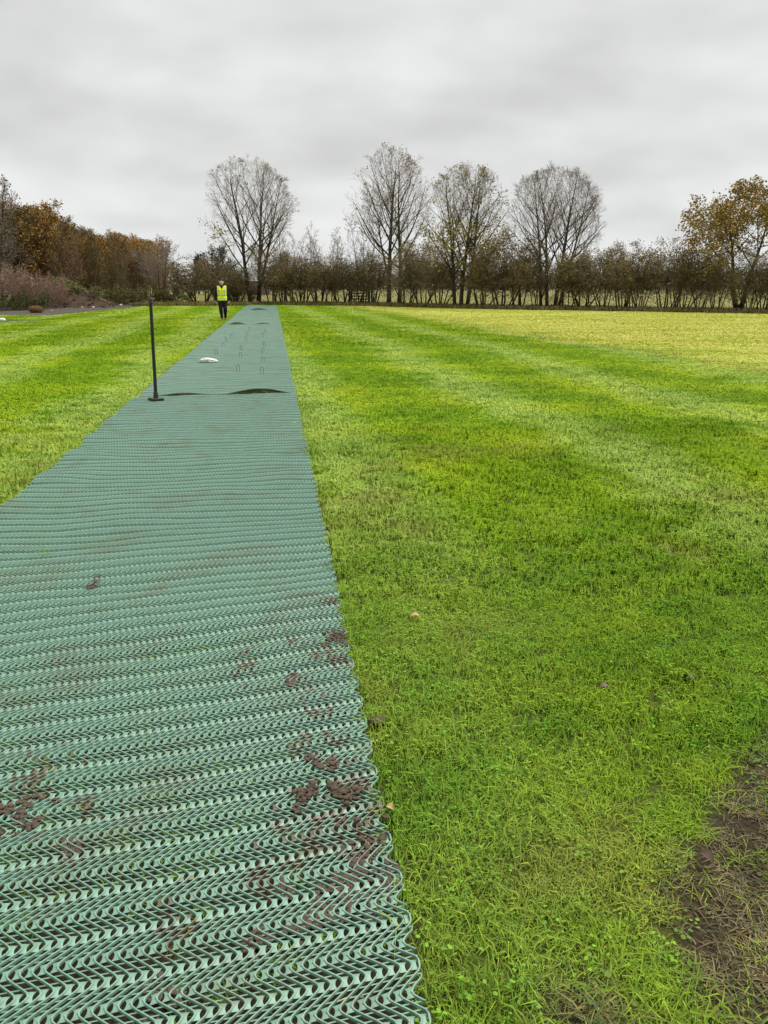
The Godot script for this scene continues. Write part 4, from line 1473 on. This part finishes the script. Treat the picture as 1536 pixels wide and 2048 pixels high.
	var sleeveless := func(p: Vector3) -> float:
		var v_neck: float = (0.10 - absf(p.x)) - (1.50 - p.y) * 0.62 if p.z > 0.0 else -1.0
		if p.y < 1.30:
			v_neck = -1.0
		return maxf(maxf(p.y - 1.495, 0.86 - p.y), maxf(absf(p.x) - 0.205, v_neck))
	var shell := torso + [[Vector3(-0.10, 0.90, 0), Vector3(0.10, 0.90, 0), 0.12, 0.12]]
	var vest := net(shell, 0.014, 0.04, 0.034, sleeveless)
	var vo := part(vest, "vest", mat(Color(0.74, 0.84, 0.01), 0.7, 0.3), o)
	var tape := mat(Color(0.42, 0.47, 0.36), 0.4, 0.6)
	for yb in [1.10, 0.97]:
		var t := net(shell, 0.011, 0.04, 0.040, func(p: Vector3) -> float: return maxf(absf(p.y - yb) - 0.024, absf(p.x) - 0.21))
		part(t, "reflective_band", tape, vo)
	for sg in [-1.0, 1.0]:
		var t := net(shell, 0.011, 0.04, 0.040, func(p: Vector3) -> float: return maxf(maxf(absf(p.x - sg * 0.125) - 0.022, 1.11 - p.y), maxf(p.y - 1.50, -0.02 - p.z if p.y < 1.3 else -1.0)))
		part(t, "reflective_band", tape, vo)

# ------------------------------------------------------------------ tools and small things
func mat_top(x: float, z: float) -> float:
	var q := mat_st(x, z)
	return mat_y(q.x, clampf(q.y, -MAT_W, 0.0), []) + 0.0105

func tamper() -> void:
	var o := base("tamper", Vector3(-3.11, mat_top(-3.11, -10.36), -10.36))
	o.rotation = Vector3(0, 0, -0.03)
	tag(o, "black steel hand tamper standing upright on the green mat", "tamper")
	var steel := mat(Color(0.035, 0.032, 0.028), 0.45, 0.5)
	steel.metallic = 0.3
	tri_tex(steel, noise_tex(51, 0.02, 0.6, 1.0), null, 4.0)
	var rust_m := mat(Color(0.075, 0.055, 0.048), 0.65, 0.4)
	tri_tex(rust_m, noise_tex(52, 0.03, 0.5, 1.0), null, 6.0)
	var pl := MB.new()
	pl.box(Vector3(0, 0.017, 0), Vector3(0.155, 0.034, 0.155), PI / 4 + 0.08, 0.004)
	part(pl, "base_plate", steel, o)
	var so := MB.new()
	so.lathe([Vector2(0.033, 0.034), Vector2(0.031, 0.11), Vector2(0.024, 0.114)], 14)
	part(so, "socket", rust_m, o)
	var po := MB.new()
	po.lathe([Vector2(0.023, 0.10), Vector2(0.021, 1.30)], 14)
	part(po, "pole", steel, o)
	var cap := MB.new()
	cap.lathe([Vector2(0.021, 1.275), Vector2(0.029, 1.28), Vector2(0.029, 1.34), Vector2(0.025, 1.35), Vector2(0.0, 1.351)], 14)
	part(cap, "grip_cap", mat(Color(0.02, 0.02, 0.022), 0.35, 0.6), o)

func pegs() -> void:
	var list := [[-2.17, -13.62], [-2.68, -14.11], [-2.45, -15.56], [-3.09, -16.63], [-3.76, -17.34], [-2.78, -17.72], [-3.42, -18.53], [-4.1, -19.73], [-3.07, -19.89], [-4.36, -21.45], [-3.82, -21.45], [-4.57, -23.28], [-3.66, -23.5], [-3.87, -25.44], [-4.21, -23.96], [-4.63, -26.82]]
	var steel := mat(Color(0.075, 0.080, 0.075), 0.5, 0.4)
	var mb := MB.new()
	var ps := []
	var rs := []
	for k in 15:
		var a := PI * k / 14.0
		ps.append(Vector3(-cos(a) * 0.027, 0.105 + sin(a) * 0.022, 0))
		rs.append(0.0038)
	ps.push_front(Vector3(-0.027, -0.1, 0))
	ps.push_back(Vector3(0.027, -0.1, 0))
	rs.append_array([0.0038, 0.0038])
	mb.tube(ps, rs, 6)
	var first: Node3D = null
	var rows := ["row by the mat edge facing the gate", "middle row on the second mat", "row nearest the white bag"]
	var nth := ["first", "second", "third", "fourth", "fifth", "sixth", "seventh"]
	var seen := [0, 0, 0]
	var rng := RandomNumberGenerator.new()
	rng.seed = 8
	for p in list:
		var w := mat_st(p[0], p[1]).y
		var row := 0 if w > -0.75 else (1 if w > -1.35 else 2)
		var o: Node3D
		if first == null:
			first = part(mb, "ground_peg", steel, self)
			o = first
		else:
			o = copy(first, "ground_peg")
		o.position = Vector3(p[0], mat_top(p[0], p[1]) - rng.randf_range(0.0, 0.03), p[1])
		o.rotation = Vector3(rng.randf_range(-0.1, 0.1), 0.14 + rng.randf_range(-0.5, 0.5), rng.randf_range(-0.08, 0.08))
		tag(o, "upright steel peg, %s of the %s" % [nth[seen[row]], rows[row]], "peg", "pegs standing in the second mat")
		seen[row] += 1

func crumple(called: String, size: Vector3, folds: float, seed_: int, m: Material) -> MeshInstance3D:
	var nn := noise(seed_, 1.0, 3)
	var mb := MB.new()
	var cols := 36
	var rows := 20
	for j in rows + 1:
		var th := PI * j / rows
		for k in cols:
			var ph := TAU * k / cols
			var d := Vector3(sin(th) * cos(ph), cos(th), sin(th) * sin(ph))
			var ridge := 1.0 - 2.0 * absf(nn.get_noise_3dv(d * 2.2))
			var s := 1.0 + folds * (ridge - 0.5)
			var p := d * size * s
			p.y = maxf(p.y + size.y * 0.55, 0.0)
			mb.vert(p, d)
	for j in rows:
		for k in cols:
			var k2 := (k + 1) % cols
			mb.quad(j * cols + k, j * cols + k2, (j + 1) * cols + k, (j + 1) * cols + k2)
	smooth_normals(mb)
	return part(mb, called, m, self)

func small_things() -> void:
	var white := mat(Color(0.80, 0.80, 0.77), 0.6, 0.4)
	var bag := crumple("plastic_bag", Vector3(0.165, 0.045, 0.075), 0.9, 61, white)
	bag.position = Vector3(-3.57, mat_top(-3.57, -15.66) - 0.004, -15.66)
	bag.rotation.y = -0.3
	tag(bag, "crumpled white plastic bag lying on the second mat", "bag")
	var orange := crumple("orange_bag", Vector3(0.12, 0.17, 0.11), 0.5, 62, mat(Color(0.45, 0.10, 0.03), 0.6, 0.4))
	orange.position = Vector3(-10.2, 0, -63.6)
	tag(orange, "small orange bag at the foot of the hedge past the mat end", "bag")
	var wb := crumple("white_sack", Vector3(0.19, 0.09, 0.12), 0.5, 63, white)
	wb.position = Vector3(-9.55, 0, -62.3)
	tag(wb, "white sack on the ground past the mat end", "sack")
	# fallen leaves and scraps on the near grass
	var rng := RandomNumberGenerator.new()
	rng.seed = 15
	var ls := [[0.89, -1.73, 0.055, Color(0.055, 0.030, 0.020), "large dark brown fallen leaf on the mud"], [0.15, -3.34, 0.05, Color(0.42, 0.24, 0.12), "pale orange fallen leaf in the grass beside the mat"], [0.87, -2.67, 0.04, Color(0.16, 0.11, 0.08), "small dull pink brown leaf in the open grass"], [1.22, -2.72, 0.06, Color(0.08, 0.045, 0.03), "brown leaf in the grass above the mud"], [0.02, -1.95, 0.035, Color(0.36, 0.26, 0.12), "curled straw coloured leaf at the mat edge"]]
	for l in ls:
		var mb := MB.new()
		var n := 8
		for i in n + 1:
			var f := float(i) / n
			var wd: float = sin(PI * pow(f, 0.8)) * 0.30 * l[2] * (1.0 + 0.25 * sin(f * 25.0))
			var y: float = 0.25 * l[2] * sin(f * PI)
			for sg in [-1.0, 0.0, 1.0]:
				mb.vert(Vector3(sg * wd, y + absf(sg) * wd * 0.5, (f - 0.5) * l[2]), Vector3.UP, Color(1, 1, 1))
		for i in n:
			for q in 2:
				mb.quad((i + 1) * 3 + q, (i + 1) * 3 + q + 1, i * 3 + q, i * 3 + q + 1)
		smooth_normals(mb)
		var m := mat(l[3], 0.7, 0.4)
		var o := part(mb, "fallen_leaf", m, self)
		o.position = Vector3(l[0], ground_y(l[0], l[1]) + 0.028, l[1])
		o.rotation = Vector3(rng.randf_range(-0.3, 0.3), 1.2 + rng.randf_range(-0.9, 0.9), rng.randf_range(-0.3, 0.3))
		tag(o, l[4], "leaf", "fallen leaves on the near grass")
	for cl in [[-0.02, -2.45, 0.026, "rounded mud clod lying in the grass beside the mat"]]:
		var cb := MB.new()
		for k in 5:
			cb.lump(Vector3(rng.randf_range(-0.6, 0.6), 0.35, rng.randf_range(-0.6, 0.6)) * cl[2], Vector3(0.75, 0.5, 0.75) * cl[2], rng, 0.25, 10, 7)
		var co := part(cb, "mud_clod", M.mud, self)
		co.position = Vector3(cl[0], 0.008, cl[1])
		tag(co, cl[3], "mud", "mud clods on the grass")
	var sb := MB.new()
	sb.tube([Vector3(-0.03, 0, 0.004), Vector3(0, 0.003, 0), Vector3(0.035, 0, 0.003)], [0.0016, 0.0018, 0.001], 5, true, Color(0.55, 0.45, 0.2))
	var so := part(sb, "straw_stalk", M.leaf, self)
	so.position = Vector3(-0.08, mat_top(-0.08, -1.30) + 0.001, -1.30)
	so.rotation.y = 0.2
	tag(so, "yellow straw stalk lying on the nearest mat", "straw")
